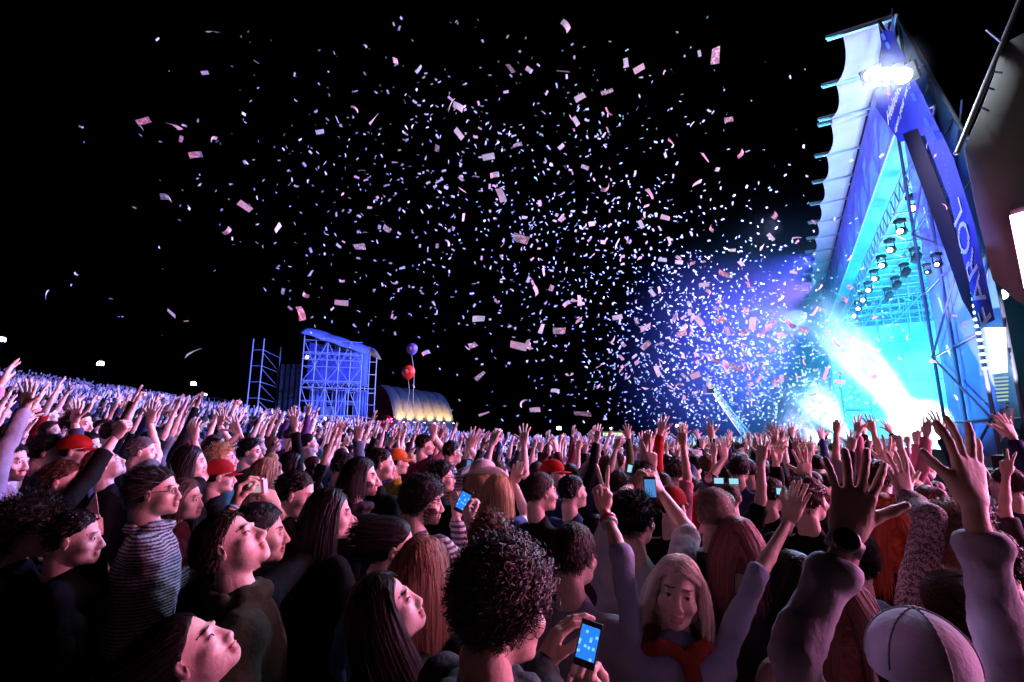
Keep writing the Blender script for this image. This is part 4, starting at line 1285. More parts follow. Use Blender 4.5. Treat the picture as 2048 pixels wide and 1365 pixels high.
# ------------------------------------------------------------------ lamp posts, sign board, crane
def lamp_post(px, py, d, label, st=25, r=.16, col=(.75, 1, .95)):
    p = P(px, py, d); g = float(ground_z(p[0], p[1])); t = empty('lamp_post', (p[0], p[1], g)); z = p[2] - g
    MB().tube((0, 0, 0), (0, 0, z), .07, 8, .045).build('pole', dark, t)
    MB().lathe([(.05, z - r * 1.5), (r * 1.1, z - r), (r * .6, z + r * 1.3), (.03, z + r * 1.5)], 12).build('hood', dark, t).scale = (.8, .8, 1)
    MB().lathe([(.02, z - r), (r * .8, z - r * .6), (r, z), (r * .8, z + r * .6), (.02, z + r)], 12).build('globe', emit('lamp globe %.1f' % st, col, st), t, True)  # globe oversized to stand for the lamp's glow
    tag(t, label, 'lamp post', 'lamp posts beyond the crowd'); return t
lamp_post(4, 680, 70, 'lit lamp post at the far left edge above the slope', 22, .45)
lamp_post(201, 728, 75, 'brightest greenish white lamp post above the left slope', 22, .46)
lamp_post(387, 768, 78, 'lit lamp post between the left slope lamps and the scaffold mast', 20, .4)
lamp_post(411, 790, 84, 'smaller lamp post just right of and below the slope lamp', 14, .22)
lamp_post(1118, 857, 95, 'bluish white lamp post just above the crowd right of the arched tent', 22, .44, (.7, .85, 1))
lamp_post(1222, 857, 95, 'thin lamp post standing behind the pale yellow stall', 14, .2, (.8, .95, 1))
lamp_post(1355, 852, 95, 'lamp post seen through the confetti left of the crane', 22, .34, (.7, .9, 1))
st = empty('food_stall', P(1225, 888, 80) * [1, 1, 0]); s0_ = np.array(st.location); tag(st, 'small lit pale yellow stall beyond the far crowd', 'stall')
MB().box((0, 0, 1.5), (3.4, 2.2, 3.0)).build('body', principled('stall wall', (.5, .48, .35), .7), st); MB().box((0, -1.12, 2.6), (3.3, .04, .5)).build('lit_sign', emit('stall sign', (.9, 1, .45), 1.2), st); MB().box((0, -.2, 3.06), (3.8, 3.0, .1)).build('roof', principled('stall roof', (.5, .5, .5), .7), st)
fe = empty('fence', (-60, 70, 0)); tag(fe, 'low wire fence with small lights along the crest of the left slope', 'fence'); f0 = np.array(fe.location)
for i in range(26):
    px = -20 + i * 20; d = 78
    p = P(px, 700, d); p[2] = ground_z(p[0], p[1]); p2 = P(px + 20, 700, d); p2[2] = ground_z(p2[0], p2[1])
    rod(fe, 'post', p - f0, p + [0, 0, 2.0] - f0, .05, steel); rod(fe, 'wire', p + [0, 0, 1.9] - f0, p2 + [0, 0, 1.9] - f0, .03, steel)
cr = empty('camera_crane', P(1500, 905, 26) * [1, 1, 0]); cr0 = np.array(cr.location); tag(cr, 'camera crane with its long tapering jib raised to the left over the crowd', 'crane')
A = P(1503, 890, 26); B = P(1416, 768, 24)
for dx in (-.16, .16):
    for dz in (0, .3):
        rod(cr, 'boom_tube', A + [dx, 0, dz] - cr0, B + [dx * .3, 0, dz * .4] - cr0, .035, steel)
m = MB()
for i in range(14):
    a = A + (B - A) * i / 14; b = A + (B - A) * (i + 1) / 14; f = 1 - i / 14 * .65
    m.tube(a + [-.16 * f, 0, 0] - cr0, b + [-.16 * f, 0, .3 * f] - cr0, .018, 4); m.tube(a + [.16 * f, 0, .3 * f] - cr0, b + [.16 * f, 0, 0] - cr0, .018, 4)
m.build('lacing', steel, cr)
MB().box(B + [0, 0, -.3] - cr0, (.35, .5, .35)).build('camera_head', dark, cr)
for dx in (-.6, .6):
    rod(cr, 'leg', A + [dx, -.4, -.3] - cr0, np.array([A[0] + dx, A[1] - .4, 0]) - cr0, .06, steel); rod(cr, 'leg', A + [dx, .6, -.3] - cr0, np.array([A[0] + dx, A[1] + .6, 0]) - cr0, .06, steel)
MB().box(A + [0, 0, -.35] - cr0, (1.5, 1.3, .1)).build('platform', steel, cr)
MB().box(A + [.9, .5, -.1] - cr0, (.5, .5, .6)).build('counterweight', dark, cr)

# ------------------------------------------------------------------ balloons
def balloon(px, py, d, r, col, label, foil=False, knot=None):
    p = P(px, py, d); t = empty('balloon', p)
    prof = [(.02 * r, -1.18 * r), (.10 * r, -1.12 * r), (.35 * r, -.98 * r), (.7 * r, -.68 * r), (.93 * r, -.28 * r), (1.0 * r, .1 * r), (.93 * r, .5 * r), (.7 * r, .82 * r), (.35 * r, 1.02 * r), (.01 * r, 1.08 * r)]
    mat = principled('balloon ' + label[:8], col, .18 if not foil else .12, .0 if not foil else .8)
    mat.node_tree.nodes['Principled BSDF'].inputs['Emission Color'].default_value = (*col, 1)
    o = MB().lathe(prof, 24).build('skin', mat, t, True)
    MB().lathe([(.10 * r, -1.28 * r), (.04 * r, -1.18 * r)], 8).build('knot', mat, t)
    pr = principled('pale balloon print', (.75, .75, .8), .4)
    for k, (dx, dz, q) in enumerate(((-.1, .15, .2), (.12, .0, .16), (-.02, -.2, .14))):
        y = -r * math.sqrt(max(.01, 1 - dx * dx - dz * dz)) - .004
        pts = [np.array([dx * r + q * r * math.cos(a) * (1 if j % 2 else .55), y, dz * r + q * r * math.sin(a) * (1 if j % 2 else .55)]) for j, a in enumerate(np.linspace(0, 6.2832, 11)[:-1])]
        MB().prism(pts, (0, .012, 0)).build('print', pr, t)
    if knot is not None:
        e = P(*knot) - p; pts = [np.array([0, 0, -1.25 * r]) * (1 - u) + e * u + np.array([.03 * math.sin(u * 7), 0, 0]) for u in np.linspace(0, 1, 14)]
        MB().path(pts, .006, 4).build('string', principled('balloon ribbon', (.6, .6, .7), .5), t)
    tag(t, label, 'balloon', 'balloons above the crowd'); return t
balloon(824, 699, 12, .135, (.13, .13, .6), 'dark blue balloon floating highest on a long ribbon', knot=(832, 850, 12.2))
balloon(817, 745, 11.6, .155, (.75, .05, .03), 'bright red balloon just below the blue balloon', knot=(815, 850, 12.2))
balloon(773, 846, 11, .15, (.7, .03, .08), 'shiny crimson foil balloon low in front of the arched tent', True)

# ------------------------------------------------------------------ smoke, fog and added glow balls
def volume_mat(name, color, dens, nscale, falloff, contrast=(.4, .7), axis_fade=False):
    m = bpy.data.materials.new(name); m.use_nodes = True; nt = m.node_tree; nt.nodes.clear()
    o = nt.nodes.new('ShaderNodeOutputMaterial'); v = nt.nodes.new('ShaderNodeVolumePrincipled'); nt.links.new(v.outputs[0], o.inputs['Volume'])
    v.inputs['Color'].default_value = (*color, 1); v.inputs['Anisotropy'].default_value = .2
    tc = nt.nodes.new('ShaderNodeTexCoord'); n = nt.nodes.new('ShaderNodeTexNoise'); n.inputs['Scale'].default_value = nscale; n.inputs['Detail'].default_value = 3
    nt.links.new(tc.outputs['Object'], n.inputs[0])
    mr = nt.nodes.new('ShaderNodeMapRange'); mr.inputs[1].default_value = contrast[0]; mr.inputs[2].default_value = contrast[1]; nt.links.new(n.outputs[0], mr.inputs[0])
    # radial falloff in unit-ball object space
    sep = nt.nodes.new('ShaderNodeVectorMath'); sep.operation = 'LENGTH'
    if axis_fade:
        mp = nt.nodes.new('ShaderNodeMapping'); mp.inputs['Scale'].default_value = (1, 1, 0); nt.links.new(tc.outputs['Object'], mp.inputs[0])
        # cone: radius grows with z (0..1)
        s3 = nt.nodes.new('ShaderNodeSeparateXYZ'); nt.links.new(tc.outputs['Object'], s3.inputs[0])
        ln = nt.nodes.new('ShaderNodeVectorMath'); ln.operation = 'LENGTH'; nt.links.new(mp.outputs[0], ln.inputs[0])
        rz = nt.nodes.new('ShaderNodeMath'); rz.operation = 'MULTIPLY_ADD'; rz.inputs[1].default_value = .70; rz.inputs[2].default_value = .30; nt.links.new(s3.outputs[2], rz.inputs[0])
        dv = nt.nodes.new('ShaderNodeMath'); dv.operation = 'DIVIDE'; nt.links.new(ln.outputs['Value'], dv.inputs[0]); nt.links.new(rz.outputs[0], dv.inputs[1])
        fo = nt.nodes.new('ShaderNodeMapRange'); fo.inputs[1].default_value = 1; fo.inputs[2].default_value = .35; fo.interpolation_type = 'SMOOTHSTEP'; nt.links.new(dv.outputs[0], fo.inputs[0])
        fz = nt.nodes.new('ShaderNodeMapRange'); fz.inputs[1].default_value = 1; fz.inputs[2].default_value = .55; nt.links.new(s3.outputs[2], fz.inputs[0])
        mm = nt.nodes.new('ShaderNodeMath'); mm.operation = 'MULTIPLY'; nt.links.new(fo.outputs[0], mm.inputs[0]); nt.links.new(fz.outputs[0], mm.inputs[1]); fo = mm
        iz = nt.nodes.new('ShaderNodeMath'); iz.operation = 'DIVIDE'; iz.inputs[0].default_value = .3
        nt.links.new(rz.outputs[0], iz.inputs[1]); m2 = nt.nodes.new('ShaderNodeMath'); m2.operation = 'MULTIPLY'; nt.links.new(fo.outputs[0], m2.inputs[0]); nt.links.new(iz.outputs[0], m2.inputs[1]); fo = m2
        fout = fo.outputs[0]
    else:
        nt.links.new(tc.outputs['Object'], sep.inputs[0])
        fo = nt.nodes.new('ShaderNodeMapRange'); fo.inputs[1].default_value = 1; fo.inputs[2].default_value = falloff; fo.interpolation_type = 'SMOOTHERSTEP'
        nt.links.new(sep.outputs['Value'], fo.inputs[0]); fout = fo.outputs[0]
    mu = nt.nodes.new('ShaderNodeMath'); mu.operation = 'MULTIPLY'; nt.links.new(mr.outputs[0], mu.inputs[0]); nt.links.new(fout, mu.inputs[1])
    mu2 = nt.nodes.new('ShaderNodeMath'); mu2.operation = 'MULTIPLY'; mu2.inputs[1].default_value = dens; nt.links.new(mu.outputs[0], mu2.inputs[0]); nt.links.new(mu2.outputs[0], v.inputs['Density'])
    return m
def ball_mesh(name, mat):
    V = []; F = []; n = 12; k = 20
    mb = MB().lathe([(math.sin(t) + 1e-4, -math.cos(t)) for t in np.linspace(0, math.pi, n)], k); return mb.mesh(name, mat, True)
fog = link('stage_fog', ball_mesh('fog', volume_mat('stage fog', (.62, .66, 1), .065, 1.6, .0, (.15, .85))))
fog.location = (26, 42, 8); fog.scale = (19, 24, 15); fog.rotation_euler = (0, 0, rad(-28)); tag(fog, 'thin blue fog drifting out past the stage roof into the night', 'fog', kind='stuff')
def jet(a, b, r, dens, label, cm):
    V = []
    mb = MB().lathe([(.3, 0), (1.0, 1.0)], 20); o = link('smoke_jet', mb.mesh('jet', volume_mat(label[:12], cm, dens, 3.0, .3, (.36, .62), True), True))
    a = Vector(tuple(a)); b = Vector(tuple(b)); d = b - a; q = d.to_track_quat('Z', 'Y').to_matrix().to_4x4()
    o.matrix_local = Matrix.Translation(a) @ q @ Matrix.Diagonal((r, r, d.length, 1)); tag(o, label, 'smoke', kind='stuff'); return o
JD = 19.0
gl = link('added_glow_haze', ball_mesh('haze', volume_mat('added glow haze', (.8, .85, 1), .2, 1.0, .0, (-.5, .6))))  # haze ball added to give the floodlights a glow
gl.location = onwing(1775, 153, .9); gl.scale = (1.0, 1.0, 1.0); tag(gl, 'white haze ball added as glow round the blazing floodlights at the stage apex', 'haze', kind='stuff')
for px in (1752, 1795): light('POINT', onwing(px, 152, 1.15), 200, (.8, .88, 1), size=.12)  # unseen points added to light the haze ball
ja = P(1848, 868, JD); jb = P(1610, 600, JD + 1)
jet(ja, jb, 1.35, 3.0, 'bright jet of smoke blasting up and left from the stage front', (.9, 1, 1))
light('SPOT', ja + (ja - jb) * .02 + np.array([0, -.6, .1]), 9000, (.55, .93, 1), jb, .15, 36, .8)
for f_, w_ in ((.03, 4200), (.2, 2200), (.42, 600)): light('POINT', ja + (jb - ja) * f_ + np.array([-.2, -1.3, 0]), w_, (.5, .92, 1), size=.3)  # unseen points added to brighten the smoke along the jet
puff = link('added_glare_ball', ball_mesh('puff', volume_mat('added glare ball', (.8, .97, 1), 1.3, 2.0, .1, (.3, .7)))); puff.location = tuple(P(1838, 845, JD - .6)); puff.scale = (1.25, 1.25, 1.1)  # volume ball added for the glare at the foot of the jet
tag(puff, 'smoke ball added as glare at the foot of the bright jet, just above the hands', 'smoke', kind='stuff'); light('POINT', P(1842, 850, JD - .6), 2600, (.5, .93, 1), size=.2)  # unseen point added to light the glare ball
ja2 = P(1690, 890, 27); jb2 = P(1600, 760, 27); jet(ja2, jb2, 1.7, 1.2, 'second smaller smoke jet left of the bright one', (.85, .95, 1))
light('SPOT', ja2 + np.array([0, -.8, .2]), 16000, (.5, .85, 1), jb2, .15, 60, .8)
ja3 = P(1650, 900, 33); jb3 = P(1555, 815, 33); jet(ja3, jb3, 1.6, .9, 'faint violet smoke puff at the far end of the stage front', (.9, .85, 1))
light('SPOT', ja3 + np.array([0, -.8, .2]), 8000, (.5, .5, 1), jb3, .15, 70, .8)
# the blinder lamp at the foot of the jet
bd = empty('blinder_lamp', ja + np.array([.1, -.4, -.1])); MB().box((0, .15, 0), (.7, .25, .5)).build('housing', dark, bd)
for dx in (-.17, .17): MB().lathe([(.15, 0), (.15, .02), (.12, .03)], 14, Matrix.Translation((dx, .0, 0)) @ Matrix.Rotation(rad(90), 4, 'X')).build('lens', emit('blinder lens', (.7, .97, 1), 60), bd)
tag(bd, 'blinding cyan-white lamp at the foot of the bright smoke jet', 'stage lamp')
for k, (px, py, d) in enumerate(((1737, 878, 22), (1790, 868, 21), (1660, 872, 28))):
    b = empty('floor_lamp', P(px, py, d)); MB().lathe([(.1, -.2), (.15, 0)], 12, Matrix.Rotation(rad(90), 4, 'X')).build('can', dark, b)
    MB().lathe([(.14, .0), (.1, .03)], 12, Matrix.Rotation(rad(90), 4, 'X')).build('lens', emit('floor lamp lens', (.6, .95, 1), 30), b)
    tag(b, ('cyan floor lamp left of the bright smoke jet', 'small cyan floor lamp nearest the bright smoke jet', 'cyan floor lamp beside the second smoke jet')[k], 'stage lamp')


# ------------------------------------------------------------------ the people nearest the camera, one by one
BLK = (.006, .006, .007)
DK = (.010, .007, .006); BR = (.07, .035, .02); BLD = (.62, .42, .22); RED = (.30, .06, .025); GRY = (.12, .11, .11)
AW = (0, 1, 0)
def arm(w, kind='open', tip=None, pole=None, pn=AW, E=None):
    d = dict(w=w, kind=kind, pn=pn)
    if E: d['E'] = E
    if tip: d['tip'] = tip
    if pole: d['pole'] = pole
    return d
def dirv(az, el=0):
    return (math.sin(rad(az)) * math.cos(rad(el)), math.cos(rad(az)) * math.cos(rad(el)), math.sin(rad(el)))

# big curly head low in the middle, holding a phone
b = person((1012, 1212, 1.04), 48, 'man with a big head of dark curls at bottom centre, holding up a phone',
           dict(hair='curly', hc=(.05, .035, .03), sc=(.05, .07, .07), cmat=cloth, collar=2, pitch=-.15, skin=(.6, .4, .32)),
           armL=arm((1078, 1340, 1.2), 'relax', (1130, 1235, 1.25), (1000, 1500, .9), dirv(80)), armR=arm((1200, 1440, 1.16), 'grip', (1180, 1330, 1.19), (1300, 1600, .9), (-.5, -.8, .1)))
curly = b
Rph = rotm('Z', rad(-12)) @ rotm('X', rad(-18)) @ rotm('Y', rad(14))
phone_at(P(1176, 1288, 1.13), Rph, 'phone with glowing blue screen full of icons at bottom centre, beside the curly head').scale = (.8, .8, .8)
# man gazing straight up, olive jacket
person((462, 1090, 1.66), 84, 'man in olive jacket at lower left gazing up with his head thrown back',
       dict(hair='short', hc=(.022, .013, .010), sc=(.055, .055, .035), jacket=1, thick=.03, collar=2, pitch=.62, beard=False, hv=2, skin=(.75, .54, .46), lean=(0, -.03)), body_az=60)
# woman with tilted face, black jacket
person((772, 1222, 1.5), 76, 'pale woman with dark hair and black jacket gazing up, low left of the curly head',
       dict(female=True, hair='long', hc=DK, sc=BLK, jacket=1, thick=.025, pitch=.52, collar=2, skin=(.80, .62, .56), hv=1), body_az=58)
# upturned face with head band at the bottom
person((378, 1312, 1.32), 72, 'upturned pink face with a hairband at the bottom edge below the olive jacket',
       dict(female=True, hair='pony', hc=DK, sc=BLK, pitch=.75, skin=(.76, .54, .48), hv=3), body_az=60)
# glasses man with patterned knit
person((315, 985, 2.4), 82, 'man with black glasses and striped knit sweater looking right, left of centre',
       dict(hair='swept', hc=DK, cmat=knit, thick=.03, collar=2, pitch=.1, glasses=True, hv=4, skin=(.64, .43, .34), seed=2), body_az=62,
       armR=arm((375, 1150, 2.6), 'relax', (400, 1150, 2.7), (330, 1300, 2.5)))
person((368, 1000, 2.75), 84, 'young woman with brown hair just right of the man with glasses, mouth open',
       dict(female=True, hair='long', hc=BR, sc=(.12, .03, .04), hv=1, skin=(.7, .5, .42)), body_az=60, lod=1)
# far left curly woman with glasses
person((58, 1064, 2.15), 86, 'woman with bushy curls and glasses at the left edge, hand raised to her mouth',
       dict(female=True, hair='afro', hc=DK, sc=BLK, glasses=True, hv=0, skin=(.68, .45, .38)), body_az=66,
       armR=arm((122, 1135, 2.25), 'grip', (106, 1088, 2.25), (100, 1350, 2.2), dirv(-100)))
# brown-haired figure raising an arm in a black sleeve
b = person((128, 965, 2.7), 72, 'person with flat brown hair and visible ear raising a black-sleeved arm, left side',
       dict(hair='short', hc=BR, sc=BLK, hv=3, skin=(.66, .44, .38), sleeve=.8), body_az=60,
       armR=arm((236, 868, 2.9), 'fist', (250, 845, 2.9), (200, 990, 2.8)), lod=1)
b = person((150, 1078, 2.1), 70, 'dark-haired person in black holding up a folded paper at left',
       dict(hair='short', hc=DK, sc=BLK, hv=0), body_az=60, armR=arm((192, 1075, 2.2), 'grip', (186, 1035, 2.2), (180, 1300, 2.1), dirv(-60)), lod=1)
q = empty('paper', P(186, 1010, 2.22)); MB().prism([(-.035, 0, -.03), (.035, 0, -.045), (.005, 0, .05)], (0, .002, 0)).build('sheet', principled('white paper', (.75, .75, .75), .7), q); tag(q, 'folded white paper held up above a hand at left', 'paper')
# camera-holding pair of hands above the olive jacket man
b = person((520, 1068, 1.95), 62, 'black-haired person whose raised hands hold a pink compact camera',
       dict(hair='short', hc=BLK, sc=BLK, hv=2, skin=(.7, .48, .38), sleeve=.85), body_az=50,
       armL=arm((468, 1015, 2.05), 'grip', (488, 935, 2.1), (440, 1150, 1.9), dirv(60)), armR=arm((550, 1015, 2.1), 'grip', (528, 975, 2.15), (600, 1150, 2.0), dirv(-60)))
band(b['o'], b['arms'][0], (.2, .6, .6), .02)
cm = empty('compact_camera', P(514, 973, 2.12)); cm.rotation_euler = (rad(10), rad(-3), rad(-20))
MB().box((0, 0, 0), (.095, .02, .058)).build('body', principled('pink camera shell', (.55, .38, .48), .35, .3), cm); MB().box((0, -.0115, 0), (.062, .003, .045)).build('display', emit('camera display', (.75, .5, .6), .7), cm)
MB().lathe([(.02, .01), (.02, .028), (.014, .03)], 14, Matrix.Rotation(rad(-90), 4, 'X')).build('lens', black_plastic, cm); MB().box((.03, 0, .031), (.014, .01, .005)).build('shutter_button', alu, cm)
tag(cm, 'pink compact camera held high by two hands at left', 'camera')
person((536, 955, 3.0), 40, 'light-haired person seen from behind above the pink camera', dict(female=True, hair='bob', hc=(.38, .25, .16), sc=(.2, .05, .05), hv=1), lod=1)
person((592, 990, 2.5), 82, 'dark-haired man in faded grey hooded jacket with blue collar facing right', dict(hair='short', hc=DK, sc=(.13, .13, .13), jacket=1, thick=.035, collar=2, hv=3, pitch=-.2), body_az=55, lod=1)
person((660, 1030, 2.2), 70, 'person with long dark hair half turned, hand at chin, left of centre', dict(female=True, hair='long', hc=DK, sc=BLK, hv=2), body_az=50,
       armR=arm((705, 1100, 2.3), 'relax', (715, 1060, 2.3), (720, 1300, 2.2), dirv(-90)), lod=1)
# smiling shaggy man
person((722, 955, 2.9), 78, 'smiling man with shaggy black hair and zipped dark jacket with pale collar', dict(hair='bob', hc=DK, sc=(.03, .025, .03), jacket=1, collar=2, hv=5, smile=True, beard=True), body_az=50, lod=0)
person((762, 930, 3.5), 75, 'man with short hair just behind the shaggy smiling man', dict(hair='short', hc=DK, sc=BLK, hv=4), body_az=50, lod=1)
# bearded man, striped shirt, phone
b = person((848, 1005, 2.6), 76, 'bearded curly man in thin striped jersey looking right at the glowing phone', dict(hair='curly', hc=DK, cmat=stripe, hv=3, beard=True, smile=True, pitch=-.1, sleeve=.95, skin=(.62, .42, .34)), body_az=45,
       armR=arm((912, 1035, 2.75), 'grip', (925, 1000, 2.8), (905, 1130, 2.5), dirv(-60)), lod=0)
b = person((985, 1085, 2.2), 40, 'person with reddish curls below the phone, arms lifted to hold it', dict(female=True, hair='curly', hc=(.16, .06, .035), sc=(.1, .1, .13), hv=2, sleeve=.6), body_az=35,
       armL=arm((938, 1050, 2.4), 'grip', (930, 1005, 2.45), (930, 1200, 2.2), dirv(60)), lod=1)
phone_at(P(927, 1003, 2.5), rotm('Z', rad(-10)) @ rotm('Y', rad(25)), 'small phone with bright blue picture held up left of centre')
# ponytail glasses man with blue shirt and yellow scarf
person((786, 1098, 1.95), 72, 'man with glasses, tied dark hair and pale blue shirt above the pale woman', dict(hair='bun', hc=DK, sc=(.16, .34, .5), collar=2, hv=0, glasses=True, beard=True), body_az=40, lod=0)
# straight highlighted hair
person((850, 1142, 1.7), 28, 'person with long straight streaked brown-blonde hair seen from behind', dict(female=True, hair='long', hc=(.36, .19, .12), sc=BLK, hv=1, hseed=5), lod=0)
# man seen from behind, grey shirt
person((1150, 1112, 1.85), 36, 'man in light grey shirt seen from behind, right of the curly head', dict(hair='short', hc=(.055, .03, .025), sc=(.32, .34, .42), hv=2, hseed=2, thick=.02), lod=0)
# smiling blonde facing the camera with both arms raised
b = person((1355, 1185, 1.66), 196, 'smiling blonde woman facing the camera, both arms raised in a pale denim shirt',
           dict(female=True, hair='bob', hc=(.9, .74, .6), sc=(.30, .37, .5), thick=.014, collar=1, hv=1, smile=True, sleeve=.56, skin=(.78, .56, .46), roll=-.14, hseed=9, pitch=.08), body_az=190,
           armR=arm((1208, 1018, 1.84), 'vee', (1194, 935, 1.88), None, (0, -1, .1), (1243, 1112, 1.66)), armL=arm((1578, 1040, 1.79), 'relax', (1602, 975, 1.82), None, (-.5, -1, 0), (1512, 1158, 1.64)))
band(b['o'], b['arms'][1], (.6, .05, .05), .05); band(b['o'], b['arms'][1], (.4, .45, .5), .068)
scarf = SDF((-.15, -.15, -.25), (.15, .2, .12), .009); 
for k in range(12):
    a0, a1 = k * .5236, (k + 1) * .5236
    scarf.cap((.098 * math.sin(a0), .098 * math.cos(a0), .03 + .012 * math.sin(k * 2)), (.098 * math.sin(a1), .098 * math.cos(a1), .03 + .012 * math.sin(k * 2 + 2)), .022 + .006 * math.sin(k * 3), .022 + .006 * math.sin(k * 3 + 3), .008)
scarf.cap((-.03, .1, -.01), (-.05, .15, -.2), .03, .035, .02); scarf.noise(.004, 60, 3); V_, F_ = scarf.mesh()
link('scarf', mesh_np('scarf', V_, F_, (cloth,)), b['o'], (.26, .05, .03), Matrix.Translation(Vector(b['nb'])))
# tattoo patch on the forearm
a_ = b['arms'][0]
# balding man from behind
person((1432, 1032, 2.15), 34, 'man with cropped thinning hair and dark collared shirt seen from behind', dict(hair='buzz', hc=(.30, .22, .18), sc=(.06, .06, .09), collar=2, hv=0, skin=(.66, .44, .36), width=1.08), lod=0)
# black-haired man with raised arms and phone
b = person((1272, 1040, 2.15), 38, 'man with slick black hair and white T-shirt, raised arms holding a phone', dict(hair='swept', hc=(.008, .008, .01), sc=(.5, .5, .56), hv=4, sleeve=.42, skin=(.62, .42, .34)), body_az=35,
           armL=arm((1262, 975, 2.5), 'grip', (1290, 945, 2.5), (1225, 1060, 2.3), dirv(60)), armR=arm((1322, 985, 2.5), 'grip', (1305, 955, 2.5), (1360, 1080, 2.2), dirv(-60)), lod=0)
phone_at(P(1300, 978, 2.45), rotm('Z', rad(-5)) @ rotm('X', rad(-10)), 'phone with dim blue screen above the slick black hair', scr=dim_screen)
# big pair of arms with a cap at the lower right
b = person((1850, 1372, .92), 40, 'person in a pale baseball cap and lavender sweater, both hands spread high at right',
           dict(hair='short', hc=DK, hat='cap', hatc=(.5, .52, .6), hatseams=True, sc=(.40, .42, .50), thick=.014, puffy=True, sleeve=.9, hv=0, skin=(.50, .36, .28), hatrot=0, pitch=-.1, width=1.05), body_az=22,
           armL=arm((1694, 1078, .94), 'open', (1722, 900, .98), None, (.3, 1, 0), (1585, 1315, .88)), armR=arm((1948, 1012, 1.0), 'open', (1925, 850, 1.05), None, (-.2, 1, 0), (2003, 1290, .94)))
a_ = b['arms'][0]
wt = band(b['o'], a_, (.02, .02, .025), .012, .026, 'watch_strap', .029)
Mw = Vector(a_['f0']).to_track_quat('Z', 'Y').to_matrix().to_4x4()
cam_l = b['Rz'].T @ (CAM - wpt(b, a_['W'])); cam_l /= np.linalg.norm(cam_l); cam_l -= (cam_l @ a_['f0']) * a_['f0']; cam_l /= np.linalg.norm(cam_l)
MB().lathe([(.021, 0), (.023, .004), (.022, .010), (.018, .012)], 20, Matrix.Translation(Vector(a_['W'] - a_['f0'] * .012 + cam_l * .028)) @ Vector(cam_l).to_track_quat('Z', 'Y').to_matrix().to_4x4()).build('watch', principled('watch metal', (.1, .1, .11), .25, .9), b['o'], True)
# backs between
person((1478, 1092, 2.0), 30, 'woman with pinkish hair in front of the balding man', dict(female=True, hair='bob', hc=(.34, .13, .14), sc=(.05, .04, .06), hv=1), lod=1)
person((1705, 1120, 1.75), 30, 'broad-shouldered person in dark blue jacket seen from behind the raised wrist watch', dict(hair='short', hc=BLK, sc=(.05, .055, .085), collar=2, jacket=1, hv=2, width=1.15), lod=0)
person((1665, 1205, 1.45), 22, 'person with long auburn hair and beige draped top between the sweater arms', dict(female=True, hair='long', hc=(.12, .04, .025), sc=(.30, .22, .18), hv=1, thick=.03), lod=0)
person((1770, 1040, 2.2), 25, 'woman with long bright ginger hair and black coat', dict(female=True, hair='long', hc=(.42, .07, .03), sc=BLK, hv=1, hseed=4), lod=1)
b = person((1860, 1025, 2.2), 30, 'woman with straight brown hair left of the right raised arm', dict(female=True, hair='long', hc=(.20, .10, .09), sc=BLK, hv=2), lod=1)
b = person((1905, 1085, 1.75), 20, 'woman with wavy blonde-brown hair and crochet sleeve, one hand raised', dict(female=True, hair='curly', hc=(.32, .2, .13), cmat=lace, hv=1, sleeve=.95), body_az=10,
           armL=arm((1812, 995, 1.95), 'open', (1790, 915, 2.0), (1850, 1110, 1.7)), lod=0)
person((1905, 1225, 1.5), 20, 'person with small dark bun above the baseball cap', dict(female=True, hair='bun', hc=(.09, .04, .03), sc=BLK, hv=0), lod=0)
person((1985, 1130, 1.7), 15, 'dark figure at the right edge behind the raised sleeve', dict(hair='short', hc=BLK, sc=BLK, hv=2), lod=1)
person((1590, 1165, 1.9), 30, 'dark-haired person in black behind the left sweater sleeve', dict(hair='bob', female=True, hc=DK, sc=BLK, hv=2), lod=1)
person((1195, 1075, 2.6), 35, 'woman in maroon top left of the phone holder', dict(female=True, hair='bob', hc=DK, sc=(.08, .025, .05), hv=2), lod=1)
# middle distance characters
person((1083, 985, 3.0), 66, 'man with neat brown hair and black T-shirt turning right, centre', dict(hair='short', hc=(.05, .03, .025), sc=BLK, hv=3, skin=(.68, .46, .38)), body_az=40, lod=0)
person((968, 962, 3.4), 70, 'woman in a white cowboy hat right of the small phone', dict(female=True, hair='long', hc=BLD, hat='cowboy', hatc=(.62, .56, .55), sc=(.07, .08, .2), hv=1), body_az=45, lod=1)
person((884, 955, 3.8), 74, 'dark curly man with sunglasses behind the bearded man', dict(hair='curly', hc=DK, sc=BLK, glasses=True, hv=4), body_az=45, lod=1)
person((1108, 950, 4.2), 100, 'person wearing a bright red cap near the centre', dict(hair='short', hc=DK, hat='cap', hatc=(.32, .012, .01), sc=(.03, .05, .12), hv=1), body_az=50, lod=1)
person((152, 905, 3.6), 70, 'person in a scarlet cap at left', dict(hair='short', hc=DK, hat='cap', hatc=(.32, .012, .01), sc=BLK, hv=2), body_az=50, lod=1)
person((440, 955, 3.6), 60, 'person in a scarlet knitted cap above the pink camera', dict(hair='short', hc=DK, hat='cap', hatc=(.25, .012, .012), sc=BLK, hv=1), lod=1)
person((795, 925, 4.6), 60, 'person in a red and yellow cap behind the shaggy man', dict(hair='short', hc=DK, hat='cap', hatc=(.6, .12, .02), sc=(.4, .25, .03), hv=3), lod=1)
person((1345, 1015, 3.0), 40, 'person in a red cap right of the slick black hair', dict(hair='short', hc=DK, hat='cap', hatc=(.25, .012, .012), sc=BLK, hv=3), lod=1)
person((160, 850, 4.2), 88, 'dark-haired youth at left with strong jaw facing right', dict(hair='swept', hc=DK, sc=BLK, hv=2), body_az=60, lod=1)
person((176, 895, 3.9), 95, 'smiling woman with pulled back hair beside the scarlet cap', dict(female=True, hair='pony', hc=DK, sc=(.15, .15, .17), hv=1, smile=True), body_az=70, lod=1)
